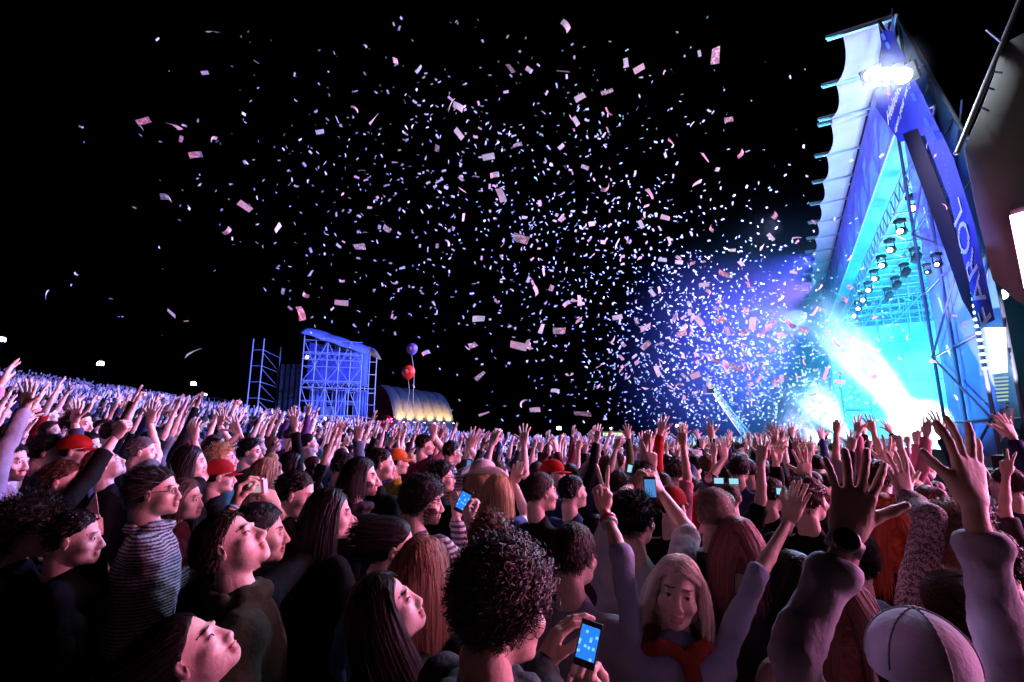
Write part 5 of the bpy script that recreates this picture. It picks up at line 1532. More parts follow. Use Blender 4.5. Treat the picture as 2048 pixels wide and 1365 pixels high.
b = person((18, 925, 2.9), 84, 'person at the left edge with one long grey sleeve and spread hand raised', dict(hair='short', hc=DK, sc=(.28, .27, .36), hv=4, sleeve=.97, beard=True), body_az=60,
       armR=arm((52, 812, 3.0), 'open', (64, 745, 3.0), (10, 880, 2.9), (0, -1, 0)), lod=0)
band(b['o'], b['arms'][1], (.45, .6, .55), .02)
RA = [  # head, wrist, tip, side, hand, label, spec
 ((95, 905, 3.6), (150, 845, 3.7), (156, 790, 3.7), 'R', 'open', 'pink spread hand raised at far left, wearing a dark sleeve', dict(hair='curly', hc=DK, sc=(.05, .06, .12), sleeve=.9)),
 ((690, 935, 4.0), (716, 878, 4.2), (718, 835, 4.2), 'R', 'open', 'person in denim shirt raising one open hand below the scaffold tower', dict(hair='short', hc=DK, sc=(.10, .15, .24), sleeve=.95)),
 ((585, 930, 4.2), (590, 855, 4.3), (585, 815, 4.3), 'R', 'open', 'black-sleeved arm raised straight up at the foot of the scaffold tower', dict(hair='bob', hc=BLK, sc=BLK, sleeve=.9, female=True)),
 ((500, 905, 4.4), (478, 868, 4.4), (462, 838, 4.4), 'L', 'open', 'hand reaching up and left below the scaffold mast', dict(hair='curly', hc=DK, sc=(.04, .03, .03), sleeve=.6)),
 ((380, 925, 3.4), (388, 880, 3.5), (385, 835, 3.5), 'R', 'relax', 'bare arm with a dark wristband raised above the glasses man', dict(hair='long', hc=DK, sc=BLK, sleeve=.25, female=True)),
 ((285, 905, 3.8), (300, 845, 3.9), (308, 800, 3.9), 'R', 'open', 'person with grey vest raising an open hand left of centre', dict(hair='short', hc=GRY, sc=(.18, .18, .2), sleeve=.3)),
 ((1000, 985, 3.2), (1028, 965, 3.3), (1040, 920, 3.3), 'R', 'relax', 'bare-armed woman in blue dress reaching up right of the cowboy hat', dict(hair='long', hc=BLD, sc=(.06, .10, .3), sleeve=.15, female=True)),
 ((1290, 955, 3.6), (1305, 935, 3.6), (1300, 880, 3.6), 'R', 'vee', 'two-fingered hand raised right of centre', dict(hair='short', hc=DK, sc=BLK, sleeve=.4)),
 ((1620, 1000, 2.6), (1612, 960, 2.9), (1605, 895, 2.9), 'R', 'open', 'brown-haired person in leather jacket raising an open hand near the second smoke jet', dict(hair='swept', hc=BR, sc=BLK, sleeve=.95)),
 ((1545, 990, 3.4), (1552, 925, 3.5), (1560, 878, 3.5), 'L', 'relax', 'black leather sleeve raised with curved hand below the crane', dict(hair='short', hc=DK, sc=BLK, sleeve=.95)),
 ((1760, 960, 3.0), (1772, 935, 3.2), (1775, 880, 3.2), 'R', 'open', 'pale sleeve raised under the bright smoke jet', dict(hair='short', hc=BR, sc=(.4, .3, .33), sleeve=.95)),
 ((1480, 940, 4.6), (1450, 915, 4.6), (1440, 880, 4.6), 'L', 'open', 'person in navy top raising the left hand below the confetti', dict(hair='curly', hc=DK, sc=(.03, .04, .12), sleeve=.5)),
 ((1220, 935, 5.0), (1196, 905, 5.0), (1192, 870, 5.0), 'L', 'open', 'person in violet top raising the left hand below the yellow stall', dict(hair='bob', hc=BR, sc=(.12, .06, .2), sleeve=.4, female=True)),
 ((905, 905, 5.0), (938, 895, 5.0), (950, 865, 5.0), 'R', 'open', 'person in checked shirt raising the right hand right of the arched tent', dict(hair='short', hc=DK, cmat=stripe, sleeve=.6)),
 ((850, 890, 5.4), (866, 870, 5.4), (868, 838, 5.4), 'R', 'fist', 'raised fist in front of the arched tent', dict(hair='short', hc=DK, sc=(.2, .03, .04), sleeve=.4)),
 ((430, 900, 5.0), (440, 850, 5.0), (444, 820, 5.0), 'R', 'open', 'open pink hand raised left of the scaffold mast', dict(hair='bob', hc=DK, sc=(.3, .3, .34), sleeve=.5, female=True)),
]
for i, (hd, w_, tp_, sd, kd, lb, sp_) in enumerate(RA):
    a_ = arm(w_, kd, tp_, (w_[0] + (25 if sd == 'R' else -25), hd[1] + 60, w_[2]), (0, (-1 if i % 3 == 0 else 1), 0))
    sp_['hv'] = i % 6
    person(hd, 35 + 8 * (i % 5) if hd[0] > 900 else 60 + 6 * (i % 4), lb, sp_, body_az=45, lod=1, **{'arm' + sd: a_})
for px, py, d, lb in ((1260, 938, 4.0, 'tiny bright phone lifted over the crowd right of centre'), (1478, 915, 4.6, 'pale phone screen lifted below the crane'), (1437, 962, 3.4, 'phone glowing pale green above the cropped head'), (1467, 963, 3.4, 'blue phone just right of the pale green one'), (1563, 983, 3.0, 'phone showing a picture left of the brown-haired man'), (938, 928, 4.4, 'small dark phone above the cowboy hat')):
    phone_at(P(px, py, d), rotm('Z', rad(-15)) @ rotm('Y', rad(90 if px % 2 else 12)), lb, scr=(pale_screen if px % 3 == 0 else dim_screen)).scale = (.7, .7, .7)


# ------------------------------------------------------------------ the nearest 300 or so of the crowd behind them
rg = random.Random(11)
POSES = {
 'both arms up': [dict(w=(-.30, .12, 1.96)), dict(w=(.30, .14, 1.93))],
 'hands high overhead': [dict(w=(-.14, .2, 1.99), kind='relax'), dict(w=(.16, .18, 2.0), kind='open')],
 'right arm up': [None, dict(w=(.22, .15, 1.98))],
 'left arm up': [dict(w=(-.2, .18, 1.98)), None],
 'arms down': [None, None],
 'holding a picture up': [dict(w=(-.09, .36, 1.66), kind='grip', fd=(.1, .1, 1), pn=(1, .2, 0)), dict(w=(.09, .36, 1.66), kind='grip', fd=(-.1, .1, 1), pn=(-1, .2, 0))],
 'hands at shoulder height': [dict(w=(-.26, .28, 1.58), kind='relax', fd=(0, .2, 1)), dict(w=(.26, .26, 1.6), kind='relax', fd=(0, .2, 1))],
 'right fist up': [None, dict(w=(.16, .16, 1.97), kind='fist')],
 'chin lifted, arms down': [None, None],
 'two fingers raised': [dict(w=(-.2, .16, 1.94), kind='vee'), None],
 'clapping overhead': [dict(w=(-.05, .26, 1.84), kind='relax', fd=(.1, .1, 1), pn=(1, 0, 0)), dict(w=(.05, .26, 1.84), kind='relax', fd=(-.1, .1, 1), pn=(-1, 0, 0))],
}
PN = list(POSES)
PNAME = {'holding a picture up': 'hands raised before the face'}
_proto = {}
def proto(pose, fem, lod, slv):
    k = (pose, fem, lod, slv)
    if k not in _proto:
        sp_ = dict(female=fem, arms=POSES[pose], sleeve=slv, hv=(2 if fem else 3), pitch=.5 if 'chin' in pose else .12, hyaw=(-.3 if pose == 'arms down' else .0), seed=len(_proto))
        _proto[k] = body_parts(sp_, lod)
    return _proto[k]
COL = [('black', (.006, .006, .008), 38), ('charcoal', (.05, .05, .055), 14), ('navy', (.02, .03, .09), 14), ('grey', (.18, .18, .2), 9), ('white', (.6, .6, .62), 9), ('denim blue', (.09, .14, .26), 8),
       ('red', (.4, .02, .02), 4), ('olive', (.09, .09, .04), 4), ('purple', (.1, .03, .16), 4), ('maroon', (.12, .02, .03), 4), ('beige', (.4, .32, .24), 3), ('teal', (.03, .16, .18), 3), ('pink', (.5, .18, .25), 3)]
HCOL = [('black', (.012, .01, .01), 34), ('dark brown', (.035, .02, .014), 34), ('brown', (.08, .045, .025), 16), ('blonde', (.5, .34, .17), 7), ('auburn', (.2, .06, .03), 5), ('grey', (.25, .24, .24), 3)]
STY = {False: [('short', 'short', 5), ('swept', 'swept-back', 3), ('curly', 'curly', 3), ('buzz', 'cropped', 1)], True: [('long', 'long', 5), ('bob', 'chin-length', 3), ('curly', 'curly', 2), ('bun', 'knotted', 1), ('pony', 'tied', 2)]}
def pick(L): return rg.choices(L, [q[-1] for q in L])[0]
ZONES = [(130, 'near the left edge'), (250, 'below the brightest slope lamp'), (330, 'above the man with glasses'), (430, 'below the lamps left of the mast'), (560, 'below the scaffold mast'), (745, 'below the blue scaffold tower'), (800, 'below the crimson balloon'),
         (910, 'below the arched tent'), (1010, 'right of the arched tent'), (1090, 'above the man in black T-shirt'), (1180, 'below the bluish lamp post'), (1290, 'below the yellow stall'), (1400, 'above the cropped head'), (1500, 'below the crane'), (1620, 'right of the crane foot'),
         (1720, 'below the second smoke jet'), (1880, 'below the bright smoke jet'), (9999, 'below the stage wing')]
SKN = [(.74, .53, .45), (.68, .47, .38), (.80, .60, .52), (.48, .30, .22), (.72, .50, .42)]
def stage_az(x, y):
    tx, ty = ST(14, 0, 0)[:2]
    return math.degrees(math.atan2(tx - x, ty - y))
def place_ok(x, y):
    q = (np.array([x, y]) - NS) @ OS
    if q < 2.2: return False
    if abs(x - cr0[0]) < 1.3 and abs(y - cr0[1]) < 1.6: return False
    return True
spots = []
sp_ = .60
i = 0
yy = -1
for a in range(-40, 60):
    for b_ in range(0, 40):
        x = (a + (b_ % 2) * .5) * sp_ + rg.uniform(-.15, .15); y = .8 + b_ * sp_ * .9 + rg.uniform(-.15, .15)
        d = math.hypot(x, y)
        if d > 13.5 or d < 1.35: continue
        if abs(math.degrees(math.atan2(x, y))) > 50: continue
        if not place_ok(x, y): continue
        if any((x - q[0]) ** 2 + (y - q[1]) ** 2 < (.40 if d < 4 else .36) ** 2 for q in TAKEN): continue
        spots.append((d, x, y))
spots.sort()
NBAND = 300 - len(TAKEN)
near = spots[:NBAND]
RMAX = near[-1][0]
used = set()
for d, x, y in near:
    lod = 1 if d < 5.0 else 2
    gz = float(ground_z(x, y))
    for _ in range(60):
        fem = rg.random() < .45
        if d < 2.6: pose = 'arms down'
        elif d < 4: pose = rg.choice(['arms down', 'arms down', 'chin lifted, arms down', 'hands at shoulder height', 'right arm up', 'both arms up'])
        else: pose = rg.choices(PN, [14, 8, 12, 11, 14, 5, 7, 6, 7, 4, 6])[0]
        slv = rg.choice([.4, .95]) if lod == 2 else (.95 if pose in ('arms down', 'both arms up', 'left arm up') else .4)
        cn = pick(COL) if d > 2.8 else pick(COL[:3]); hcn = pick(HCOL) if d > 2.8 else pick(HCOL[:2]); st_ = pick(STY[fem])
        px, py = proj((x, y, gz + 1.6))
        zone = next(z for lim, z in ZONES if px < lim)
        dep = '' if d < 4.5 else (' mid-crowd' if d < 8.5 else ' farther back')
        lb = f"{'woman' if fem else 'man'} in {cn[0]} with {st_[1]} {hcn[0]} hair, {PNAME.get(pose, pose)},{dep} {zone}"
        if len(lb.split()) > 16: lb = lb.replace(', arms down', '').replace('chin lifted', 'chin lifted')
        if len(lb.split()) > 16: lb = lb.replace('hands raised before the face', 'hands before face').replace('hands at shoulder height', 'hands half raised').replace('below the lamps left of the mast', 'left of the mast')
        if len(lb.split()) > 16 and dep: lb = lb.replace(dep, '')
        if len(lb.split()) > 16: lb = lb.replace(' hair,', ' hair')
        if len(lb.split()) > 16: continue
        if lb not in used: break
    used.add(lb)
    bp = proto(pose, fem, lod, slv)
    o = link('person', bp['body'], None, rg.choice(SKN))
    s_ = rg.uniform(.92, 1.05) * (.97 if fem else 1.02)
    if d < 2.6: s_ = min(s_, .93)
    o.location = (x, y, gz); o.scale = (s_, s_, s_)
    az = stage_az(x, y) + rg.gauss(0, 16)
    o.rotation_euler = (0, 0, -rad(az))
    v = rg.uniform(.8, 1.3)
    link('shirt', bp['shirt'], o, tuple(min(1, c * v) for c in cn[1]))
    link('trousers', bp['trousers'], o, rg.choice([(.03, .04, .08), (.015, .015, .017), (.1, .09, .07)]))
    link('hair', hair_mesh(st_[0], lod, rg.choice([0, 1]) if lod == 2 else 0), o, hcn[1], bp['M'])
    tag(o, lb, 'person', 'people in the festival crowd')
print('individual people', len(TAKEN), len(near), 'radius', round(RMAX, 1), 'labels', len(used))

# ------------------------------------------------------------------ everybody farther back: one mass of simple full figures
def lp_person(seed, lvl):
    """a light full figure: returns vertices, quads, triangles, vertex class (0 skin 1 hair 2 top 3 trousers)"""
    r = random.Random(seed); V = []; Q = []; K = []
    def tube(a, b, ra, rb, n, k, capb=False):
        a = np.array(a, float); b = np.array(b, float); w = b - a; w /= np.linalg.norm(w) + 1e-9
        u = np.cross(w, [0, 1.0, 0.1]); u /= np.linalg.norm(u); v = np.cross(w, u); o = len(V)
        for c, rr in ((a, ra), (b, rb)):
            for i in range(n): t = 6.2832 * i / n; V.append(c + rr * (math.cos(t) * u + math.sin(t) * v)); K.append(k)
        for i in range(n): Q.append((o + i, o + (i + 1) % n, o + n + (i + 1) % n, o + n + i))
        if n == 4: Q.append((o + 4, o + 5, o + 6, o + 7))
        elif capb and n == 6: Q.append((o + 6, o + 7, o + 8, o + 9)); Q.append((o + 9, o + 10, o + 11, o + 6))
    def ball(c, rad3, n, m, k, z0=-1, z1=1):
        o = len(V); c = np.array(c)
        for j in range(m + 1):
            zz_ = z0 + (z1 - z0) * j / m; rr = math.sqrt(max(0.02, 1 - zz_ * zz_))
            for i in range(n): t = 6.2832 * i / n; V.append(c + np.array([rr * math.cos(t), rr * math.sin(t), zz_]) * rad3); K.append(k)
        for j in range(m):
            for i in range(n): Q.append((o + j * n + i, o + j * n + (i + 1) % n, o + (j + 1) * n + (i + 1) % n, o + (j + 1) * n + i))
    nn = 6 if lvl == 0 else 4
    ball((0, .01, 1.60), np.array([.072, .09, .115]), 8 if lvl == 0 else 5, 6 if lvl == 0 else 3, 0)
    ball((0, -.018, 1.635), np.array([.084, .10, .10]), 8 if lvl == 0 else 5, 4 if lvl == 0 else 2, 1, -.5 if r.random() < .5 else -.95, .98)
    if lvl == 0: tube((0, .1, 1.60), (0, .12, 1.565), .01, .016, 4, 0)
    tube((0, 0, 1.40), (0, 0, 1.53), .06, .05, nn, 0)
    tube((0, 0, .85), (0, 0, 1.15), .15, .15, nn, 2); tube((0, 0, 1.15), (0, 0, 1.40), .15, .19, nn, 2); tube((0, 0, 1.40), (0, 0, 1.47), .19, .07, nn, 2)
    for q in (-1, 1): tube((q * .09, 0, .02), (q * .08, 0, .9), .06, .1, 4, 3)
    mode = r.choices(['VV', 'R', 'L', 'N', 'C'], [32, 18, 16, 20, 14])[0]
    bare = r.random() < .55
    for q in (-1, 1):
        up_ = mode == 'VV' or (mode == 'R' and q > 0) or (mode == 'L' and q < 0)
        S = np.array([q * .18, 0, 1.40])
        if up_:
            E = S + np.array([q * r.uniform(.02, .14), r.uniform(.02, .16), r.uniform(.2, .27)]); W_ = E + np.array([q * r.uniform(-.10, .08), r.uniform(-.02, .12), r.uniform(.2, .25)])
        elif mode == 'C':
            E = S + np.array([q * .08, .15, -.15]); W_ = np.array([q * r.uniform(.05, .16), .32, r.uniform(1.5, 1.68)])
        else: E = S + np.array([q * .05, 0, -.27]); W_ = E + np.array([0, .1, -.22])
        tube(S, E, .055, .045, nn, 2 if not bare or lvl else 2); tube(E, W_, .040, .026, nn, 0 if bare else 2)
        f = (W_ - E) / np.linalg.norm(W_ - E); H_ = W_ + f * .085
        sx = np.cross(f, [0, 1.0, 0]); sx /= np.linalg.norm(sx) + 1e-9
        # palm slab
        o = len(V); th = np.array([0, .012, 0])
        for c, w_ in ((W_, .024), (H_, .042)):
            for dx, dt in ((-1, -1), (1, -1), (1, 1), (-1, 1)): V.append(c + sx * w_ * dx + th * dt); K.append(0)
        for i_ in range(4): Q.append((o + i_, o + (i_ + 1) % 4, o + 4 + (i_ + 1) % 4, o + 4 + i_))
        Q.append((o + 4, o + 5, o + 6, o + 7))
        if up_ or mode == 'C':
            for fi in range(4):
                off = (-.033 + fi * .022); sp2 = (fi - 1.5) * r.uniform(.1, .28)
                d_ = f * math.cos(sp2) + sx * math.sin(sp2); b0_ = H_ + sx * off; b1_ = b0_ + d_ * (.085 if fi in (1, 2) else .07)
                if lvl == 0: tube(b0_, b1_, .010, .007, 4, 0)
                else:
                    o = len(V)
                    for p_ in (b0_ - sx * .011, b0_ + sx * .011, b1_ + sx * .008, b1_ - sx * .008): V.append(p_); K.append(0)
                    Q.append((o, o + 1, o + 2, o + 3))
            tq = -q if True else q
            tube(W_ + f * .03 + sx * .02 * (-1 if q > 0 else 1), W_ + f * .075 + sx * .07 * (-1 if q > 0 else 1), .013, .008, 4 if lvl == 0 else 4, 0)
    return np.array(V), np.array(Q), np.array(K)
TM = {0: [lp_person(s, 0) for s in range(24)], 1: [lp_person(100 + s, 1) for s in range(20)]}
cm_ = principled('far crowd', (1, 1, 1), .75)
_nt = cm_.node_tree; _at = _nt.nodes.new('ShaderNodeVertexColor'); _at.layer_name = 'Col'; _nt.links.new(_at.outputs[0], _nt.nodes['Principled BSDF'].inputs['Base Color'])
nr = np.random.RandomState(5)
VV = []; QQ = []; CC = []; off = 0; cnt = 0; used_xy = set((round(x, 3), round(y, 3)) for _, x, y in near)
def add_far(x, y, lvl):
    global off, cnt
    V_, Q_, K_ = TM[lvl][nr.randint(len(TM[lvl]))]
    az = -rad(stage_az(x, y) + nr.normal() * 18); s_ = nr.uniform(.86, 1.10); c_, n_ = math.cos(az), math.sin(az)
    W_ = V_ * s_; W2 = np.stack([W_[:, 0] * c_ - W_[:, 1] * n_ + x, W_[:, 0] * n_ + W_[:, 1] * c_ + y, W_[:, 2] + float(ground_z(x, y))], 1)
    pal = np.array([rg.choice(SKN), pick(HCOL)[1], np.array(pick(COL)[1]) * nr.uniform(.8, 1.4), (.03, .03, .05)])
    VV.append(W2); QQ.append(Q_ + off); CC.append(pal[K_]); off += len(V_); cnt += 1
def scatter(sp_, r0, r1, lvl):
    for a in range(int(-80 / sp_), int(60 / sp_)):
        for b_ in range(0, int(75 / sp_)):
            x = (a + (b_ % 2) * .5) * sp_ + nr.uniform(-.2, .2); y = .8 + b_ * sp_ * .95 + nr.uniform(-.2, .2)
            d = math.hypot(x, y)
            if d <= r0 or d > r1 or abs(math.degrees(math.atan2(x, y))) > 50: continue
            if not place_ok(x, y): continue
            if d > 36:
                px = 1024 + 1018 * x / y
                if 470 < px < 760 and y > D0 - 2 or 760 <= px < 930 and y > DD - 5: continue
            add_far(x, y, lvl)
scatter(.68, RMAX + .15, 24, 0)
scatter(.98, 24, 66, 1)
Vc = np.concatenate(VV); Qc = np.concatenate(QQ); Cc = np.concatenate(CC)
me = mesh_np('far_crowd', Vc, Qc, (cm_,))
ca_ = me.color_attributes.new('Col', 'FLOAT_COLOR', 'POINT')
ca_.data.foreach_set('color', np.concatenate([Cc, np.ones((len(Cc), 1))], 1).astype(np.float32).ravel())
tag(link('crowd', me), 'dense mass of distant festival goers, many with raised hands, reaching back to the tower and tent', 'crowd', kind='stuff')
print('far crowd', cnt, 'quads', len(Qc))


# ------------------------------------------------------------------ paper confetti in the air
def note_mat(name, base, dk):
    m = principled(name, base, .6); nt = m.node_tree; b = nt.nodes['Principled BSDF']
    tc = nt.nodes.new('ShaderNodeTexCoord'); mp = nt.nodes.new('ShaderNodeMapping'); mp.inputs['Scale'].default_value = (90, 90, 90); nt.links.new(tc.outputs['Object'], mp.inputs[0])
    br = nt.nodes.new('ShaderNodeTexBrick'); br.inputs['Scale'].default_value = 1; br.inputs['Mortar Size'].default_value = .08; br.inputs['Color1'].default_value = (*base, 1); br.inputs['Color2'].default_value = (*[c * .8 for c in base], 1); br.inputs['Mortar'].default_value = (*dk, 1)
    n = nt.nodes.new('ShaderNodeTexNoise'); n.inputs['Scale'].default_value = 60; nt.links.new(tc.outputs['Object'], n.inputs[0])
    mr = nt.nodes.new('ShaderNodeMapRange'); mr.inputs[1].default_value = .5; mr.inputs[2].default_value = .58; nt.links.new(n.outputs[0], mr.inputs[0])
    nt.links.new(mp.outputs[0], br.inputs[0]); mx = nt.nodes.new('ShaderNodeMix'); mx.data_type = 'RGBA'; nt.links.new(mr.outputs[0], mx.inputs[0]); nt.links.new(br.outputs[0], mx.inputs[6]); mx.inputs[7].default_value = (*base, 1)
    nt.links.new(mx.outputs[2], b.inputs['Base Color'])
    # thin paper lets some light through
    b.inputs['Transmission Weight'].default_value = 0
    tr = nt.nodes.new('ShaderNodeBsdfTranslucent'); ms = nt.nodes.new('ShaderNodeMixShader'); ms.inputs[0].default_value = .35; out = nt.nodes['Material Output']
    nt.links.new(mx.outputs[2], tr.inputs[0]); nt.links.new(b.outputs[0], ms.inputs[1]); nt.links.new(tr.outputs[0], ms.inputs[2]); nt.links.new(ms.outputs[0], out.inputs[0]); return m
notem = note_mat('printed paper slip', (.80, .76, .76), (.25, .16, .18))
plainm = note_mat('plain paper slip', (.85, .85, .85), (.7, .7, .7))
def slip_v(rr, L_=.094, W_=.044, curl=None, n=4):
    """bent paper strip; returns vertices (n+1)*2"""
    k = rr.uniform(-1, 1) ** 3 * 26 if curl is None else curl
    tw = rr.uniform(-.5, .5); vs = []
    x = 0; z = 0; pts = []
    for i in range(n + 1):
        pts.append((x, z)); a = k * L_ * (i + .5 - n / 2) / n; x += L_ / n * math.cos(a); z += L_ / n * math.sin(a)
    pts = np.array(pts) - np.mean(pts, 0)
    for i, (x, z) in enumerate(pts):
        t = tw * (i / n - .5)
        for q in (-1, 1): vs.append((x, q * W_ / 2 * math.cos(t), z + q * W_ / 2 * math.sin(t)))
    return np.array(vs)
SF = np.array([(2 * i, 2 * i + 1, 2 * i + 3, 2 * i + 2) for i in range(4)])
rc = random.Random(21)
slips = [mesh_np('slip', slip_v(rc), SF, (notem if i % 5 < 2 else plainm,)) for i in range(24)]
def rand_rot(r):
    a, b, c = r.random(), r.random(), r.random()
    q = (math.sqrt(1 - a) * math.sin(2 * math.pi * b), math.sqrt(1 - a) * math.cos(2 * math.pi * b), math.sqrt(a) * math.sin(2 * math.pi * c), math.sqrt(a) * math.cos(2 * math.pi * c))
    from mathutils import Quaternion
    return Quaternion(q)
BIG = [ # px, py, length px, tilt deg, face-on 0..1, label
 (425, 64, 26, -20, .5, 'curled white slip highest at upper left'), (410, 146, 15, 5, .8, 'small white slip below the highest left one'), (348, 252, 30, -12, .35, 'thin slip seen edge-on at left'),
 (333, 396, 28, -10, .7, 'rippled slip at left middle height'), (490, 413, 27, -28, .9, 'tilted pinkish slip left of centre'), (454, 463, 20, 30, .5, 'folded slip below the tilted pinkish one'),
 (93, 590, 20, 70, .6, 'lone slip near the left edge'), (343, 627, 22, -35, .8, 'patterned dim slip above the slope'), (386, 705, 34, 25, .4, 'leaf-shaped slip above the slope lamp'), (602, 627, 30, 110, .6, 'curled pink slip above the scaffold tower'),
 (683, 606, 26, 5, .9, 'printed slip above and right of the scaffold tower'), (773, 457, 22, -35, .9, 'pale pink slip left of the cloud'), (748, 238, 28, 30, .6, 'dim patterned slip upper centre-left'), (917, 214, 26, -25, .8, 'pink curled slip at upper centre'),
 (902, 210, 28, 75, .4, 'narrow bent slip left of the pink curled one'), (1058, 140, 18, -35, .9, 'small white slip at top centre'), (1126, 143, 26, -5, .6, 'dim wide slip at top centre'), (1278, 138, 24, 30, .9, 'cream slip at top right of the cloud'),
 (1431, 112, 34, 86, .8, 'upright white slip highest at right'), (1132, 52, 26, -60, .6, 'dim slip at the very top'), (1214, 184, 24, 8, .9, 'pink slip at upper right of centre'), (1152, 243, 19, -60, .9, 'short printed pink slip below the upper pink one'), (1217, 224, 20, -50, .7, 'curved pink slip'),
 (918, 268, 24, -55, .8, 'cream curled slip left of centre top'), (1035, 290, 18, 8, .95, 'square-looking white slip in the middle of the cloud'), (977, 314, 25, 12, .9, 'orange printed slip'), (1002, 390, 30, -70, .95, 'broad glowing white slip at the heart of the cloud'),
 (1042, 478, 33, -20, .95, 'largest pink banknote-like slip'), (1411, 316, 22, -60, .7, 'grey printed slip at right'), (1482, 306, 24, 62, .7, 'slip with torn edge right of the cloud'), (1300, 388, 24, -65, .8, 'bent pale slip above the dense cluster'), (1170, 335, 16, -20, .9, 'small bright white diamond slip'),
 (957, 638, 26, -5, .95, 'plain bright white slip below the cloud'), (1119, 662, 27, -2, .97, 'printed pink slip shown flat below the cloud'), (1037, 692, 34, -8, .9, 'double printed slip at lower centre'), (1058, 690, 26, -70, .7, 'white folded slip beside the double printed one'), (1083, 658, 20, 75, .8, 'small curved pink slip'),
 (1110, 782, 18, -10, .9, 'bright white slip low above the crowd'), (1070, 820, 22, 10, .8, 'pink slip just above the far crowd'), (1046, 806, 24, 35, .4, 'thin slip low above the crowd'), (1165, 828, 34, -8, .4, 'long curled white slip above the lamp post'), (968, 828, 22, 0, .5, 'thin dim slip above the crowd right of the tent'),
 (960, 752, 24, 55, .7, 'pink folded slip right of the balloons'), (852, 706, 18, 20, .9, 'printed slip right of the blue balloon'), (1448, 548, 26, -12, .9, 'pink slip above the crane'), (1398, 642, 24, -50, .8, 'printed slip left of the crane top'), (1580, 648, 26, -45, .8, 'dark-looking slip against the fog'), (1408, 570, 20, 10, .9, 'cream slip in the dense cluster'),
 (1395, 905, 24, -5, .8, 'beige slip just in front of the far crowd'), (1325, 520, 16, 0, .9, 'small pink slip'), (1750, 635, 12, 20, .8, 'dark slip inside the cyan light'), (1815, 676, 13, 80, .8, 'L-shaped dark slip inside the cyan light'), (1866, 723, 16, 0, .8, 'pink slip against the stage opening'), (1700, 575, 14, -30, .8, 'warm slip near the roof lamps')]
nB = 0
for px, py, ln, tilt, face, lb in BIG:
    d = .094 * 1000 / ln
    if px > 1480: d = min(d, 11)
    o = link('confetti', slips[(nB * 7) % 24] if 'largest' not in lb else slips[0])
    M = Matrix.Translation(Vector(tuple(P(px, py, d)))) @ Matrix.Rotation(PITCH, 4, 'X') @ Matrix.Rotation(rad(90), 4, 'X') @ Matrix.Rotation(rad(tilt), 4, 'Z') @ Matrix.Rotation(math.acos(face) * (1 if nB % 2 else -1), 4, 'X') @ Matrix.Rotation(rad(rc.uniform(-20, 20)), 4, 'Y')
    o.matrix_world = M; tag(o, lb + ' of confetti' if len(lb.split()) < 14 else lb, 'confetti', 'confetti slips in the night sky'); nB += 1
MIX = [(.21, 1010, 400, 270, 170), (.50, 1430, 740, 140, 115), (.12, 1230, 520, 190, 140), (.13, 1560, 770, 90, 90), (.04, 760, 330, 280, 200)]
def sample():
    while True:
        m = rc.choices(MIX, [q[0] for q in MIX])[0]
        px, py = rc.gauss(m[1], m[3]), rc.gauss(m[2], m[4])
        if -20 < px < 1960 and 20 < py < 900: break
    near_ = m[0] in (.21, .04)
    d = rc.uniform(9, 24) if near_ else rc.uniform(12, 27)
    if rc.random() < .07: d = rc.uniform(3.6, 8)
    p = P(px, py, d)
    while (p[:2] - NS) @ OS < .4 or p[2] < 2.4 + ground_z(p[0], p[1]):
        d *= .85; p = P(px, py, d)
        if d < 3: return None
    return d, p
pool = []
while len(pool) < 3900:
    q = sample()
    if q: pool.append(q)
pool.sort(key=lambda q: q[0])
NI = 300 - nB
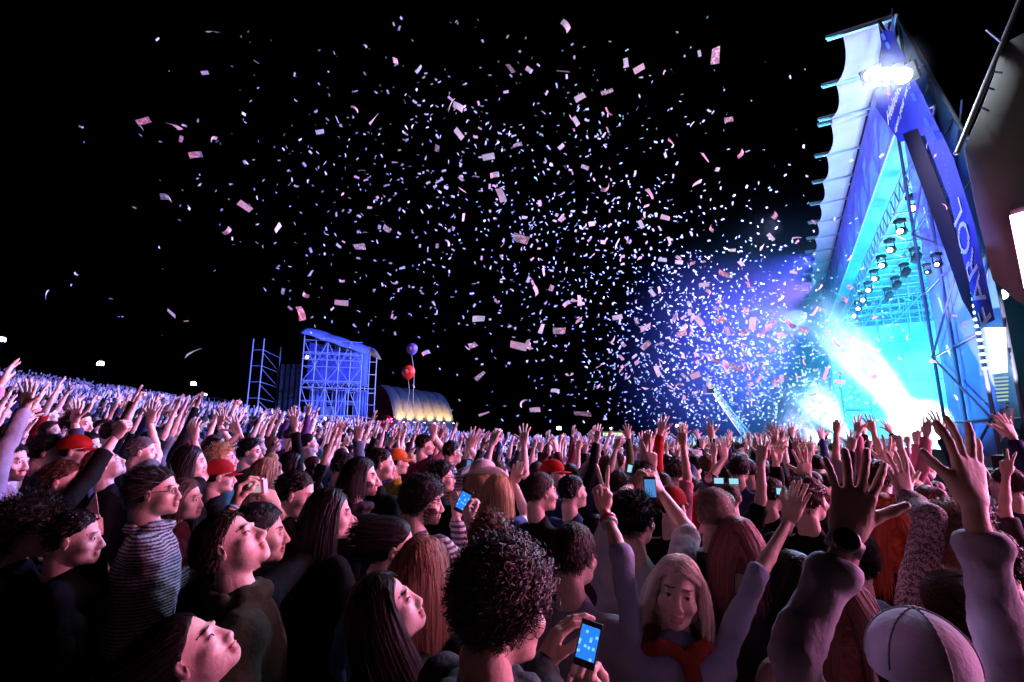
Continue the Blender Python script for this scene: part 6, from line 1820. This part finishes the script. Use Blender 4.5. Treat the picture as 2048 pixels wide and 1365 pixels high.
COLS = [(200, 'far left sky'), (330, 'sky over the slope lamp'), (470, 'sky left of the mast'), (570, 'sky over the mast'), (660, "sky over the tower's left half"), (745, "sky over the tower's right half"), (830, 'sky over the balloons'), (905, 'sky over the arched tent'), (980, 'sky right of the tent'), (1050, 'sky left of the bluish lamp'),
        (1120, 'sky over the bluish lamp'), (1180, 'sky right of the bluish lamp'), (1240, 'sky over the yellow stall'), (1300, 'sky right of the stall'), (1360, 'sky over the confetti lamp post'), (1430, 'sky over the crane tip'), (1500, 'sky over the crane foot'), (1580, 'sky right of the crane'), (1660, 'fog beside the stage'), (9999, 'light before the stage')]
ROWS = [(110, 'at the very top of'), (200, 'near the top of'), (300, 'high in'), (400, 'upper middle of'), (500, 'middle of'), (600, 'lower middle of'), (700, 'low in'), (790, 'very low in'), (9999, 'just over the crowd in')]
seen_lb = {}
def slip_label(o, d, p):
    px, py = proj(p); c = next(z for lim, z in COLS if px < lim); r_ = next(z for lim, z in ROWS if py < lim)
    nrm = o.matrix_world.to_3x3() @ Vector((0, 0, 1)); vw = Vector(tuple(p - CAM)).normalized(); f = abs(nrm.normalized().dot(vw))
    ax = o.matrix_world.to_3x3() @ Vector((1, 0, 0)); tl = math.degrees(math.atan2(ax[2], ax[0])) % 180
    shape = 'edge-on' if f < .3 else ('slanted' if f < .7 else 'face-on'); tilt = 'level' if tl < 22 or tl > 158 else ('rising' if tl < 68 else ('upright' if tl < 112 else 'falling'))
    size = 'larger' if d < 8 else ('small' if d < 12 else 'tiny')
    for extra in ('', 'another ', 'third ', 'fourth ', 'fifth ', 'sixth '):
        lb = f"{extra}{size} {shape} {tilt} slip {r_} the {c}"
        if lb not in seen_lb: break
    seen_lb[lb] = 1
    return lb
for d, p in pool[:NI]:
    o = link('confetti', slips[rc.randrange(24)])
    o.matrix_world = Matrix.Translation(Vector(tuple(p))) @ rand_rot(rc).to_matrix().to_4x4() @ Matrix.Scale(rc.uniform(.8, 1.1), 4)
    tag(o, slip_label(o, d, p), 'confetti', 'confetti slips in the night sky')
VV = []; FF = []
for k, (d, p) in enumerate(pool[NI:]):
    v = slip_v(rc, n=4) * rc.uniform(.85, 1.25); R_ = np.array(rand_rot(rc).to_matrix()); VV.append(v @ R_.T + p); FF.append(SF + k * 10)
tag(link('confetti_cloud', mesh_np('confetti_cloud', np.concatenate(VV), np.concatenate(FF), (plainm,))), 'thick swirl of far-off confetti flakes glittering blue between crowd and stage', 'confetti', kind='stuff')
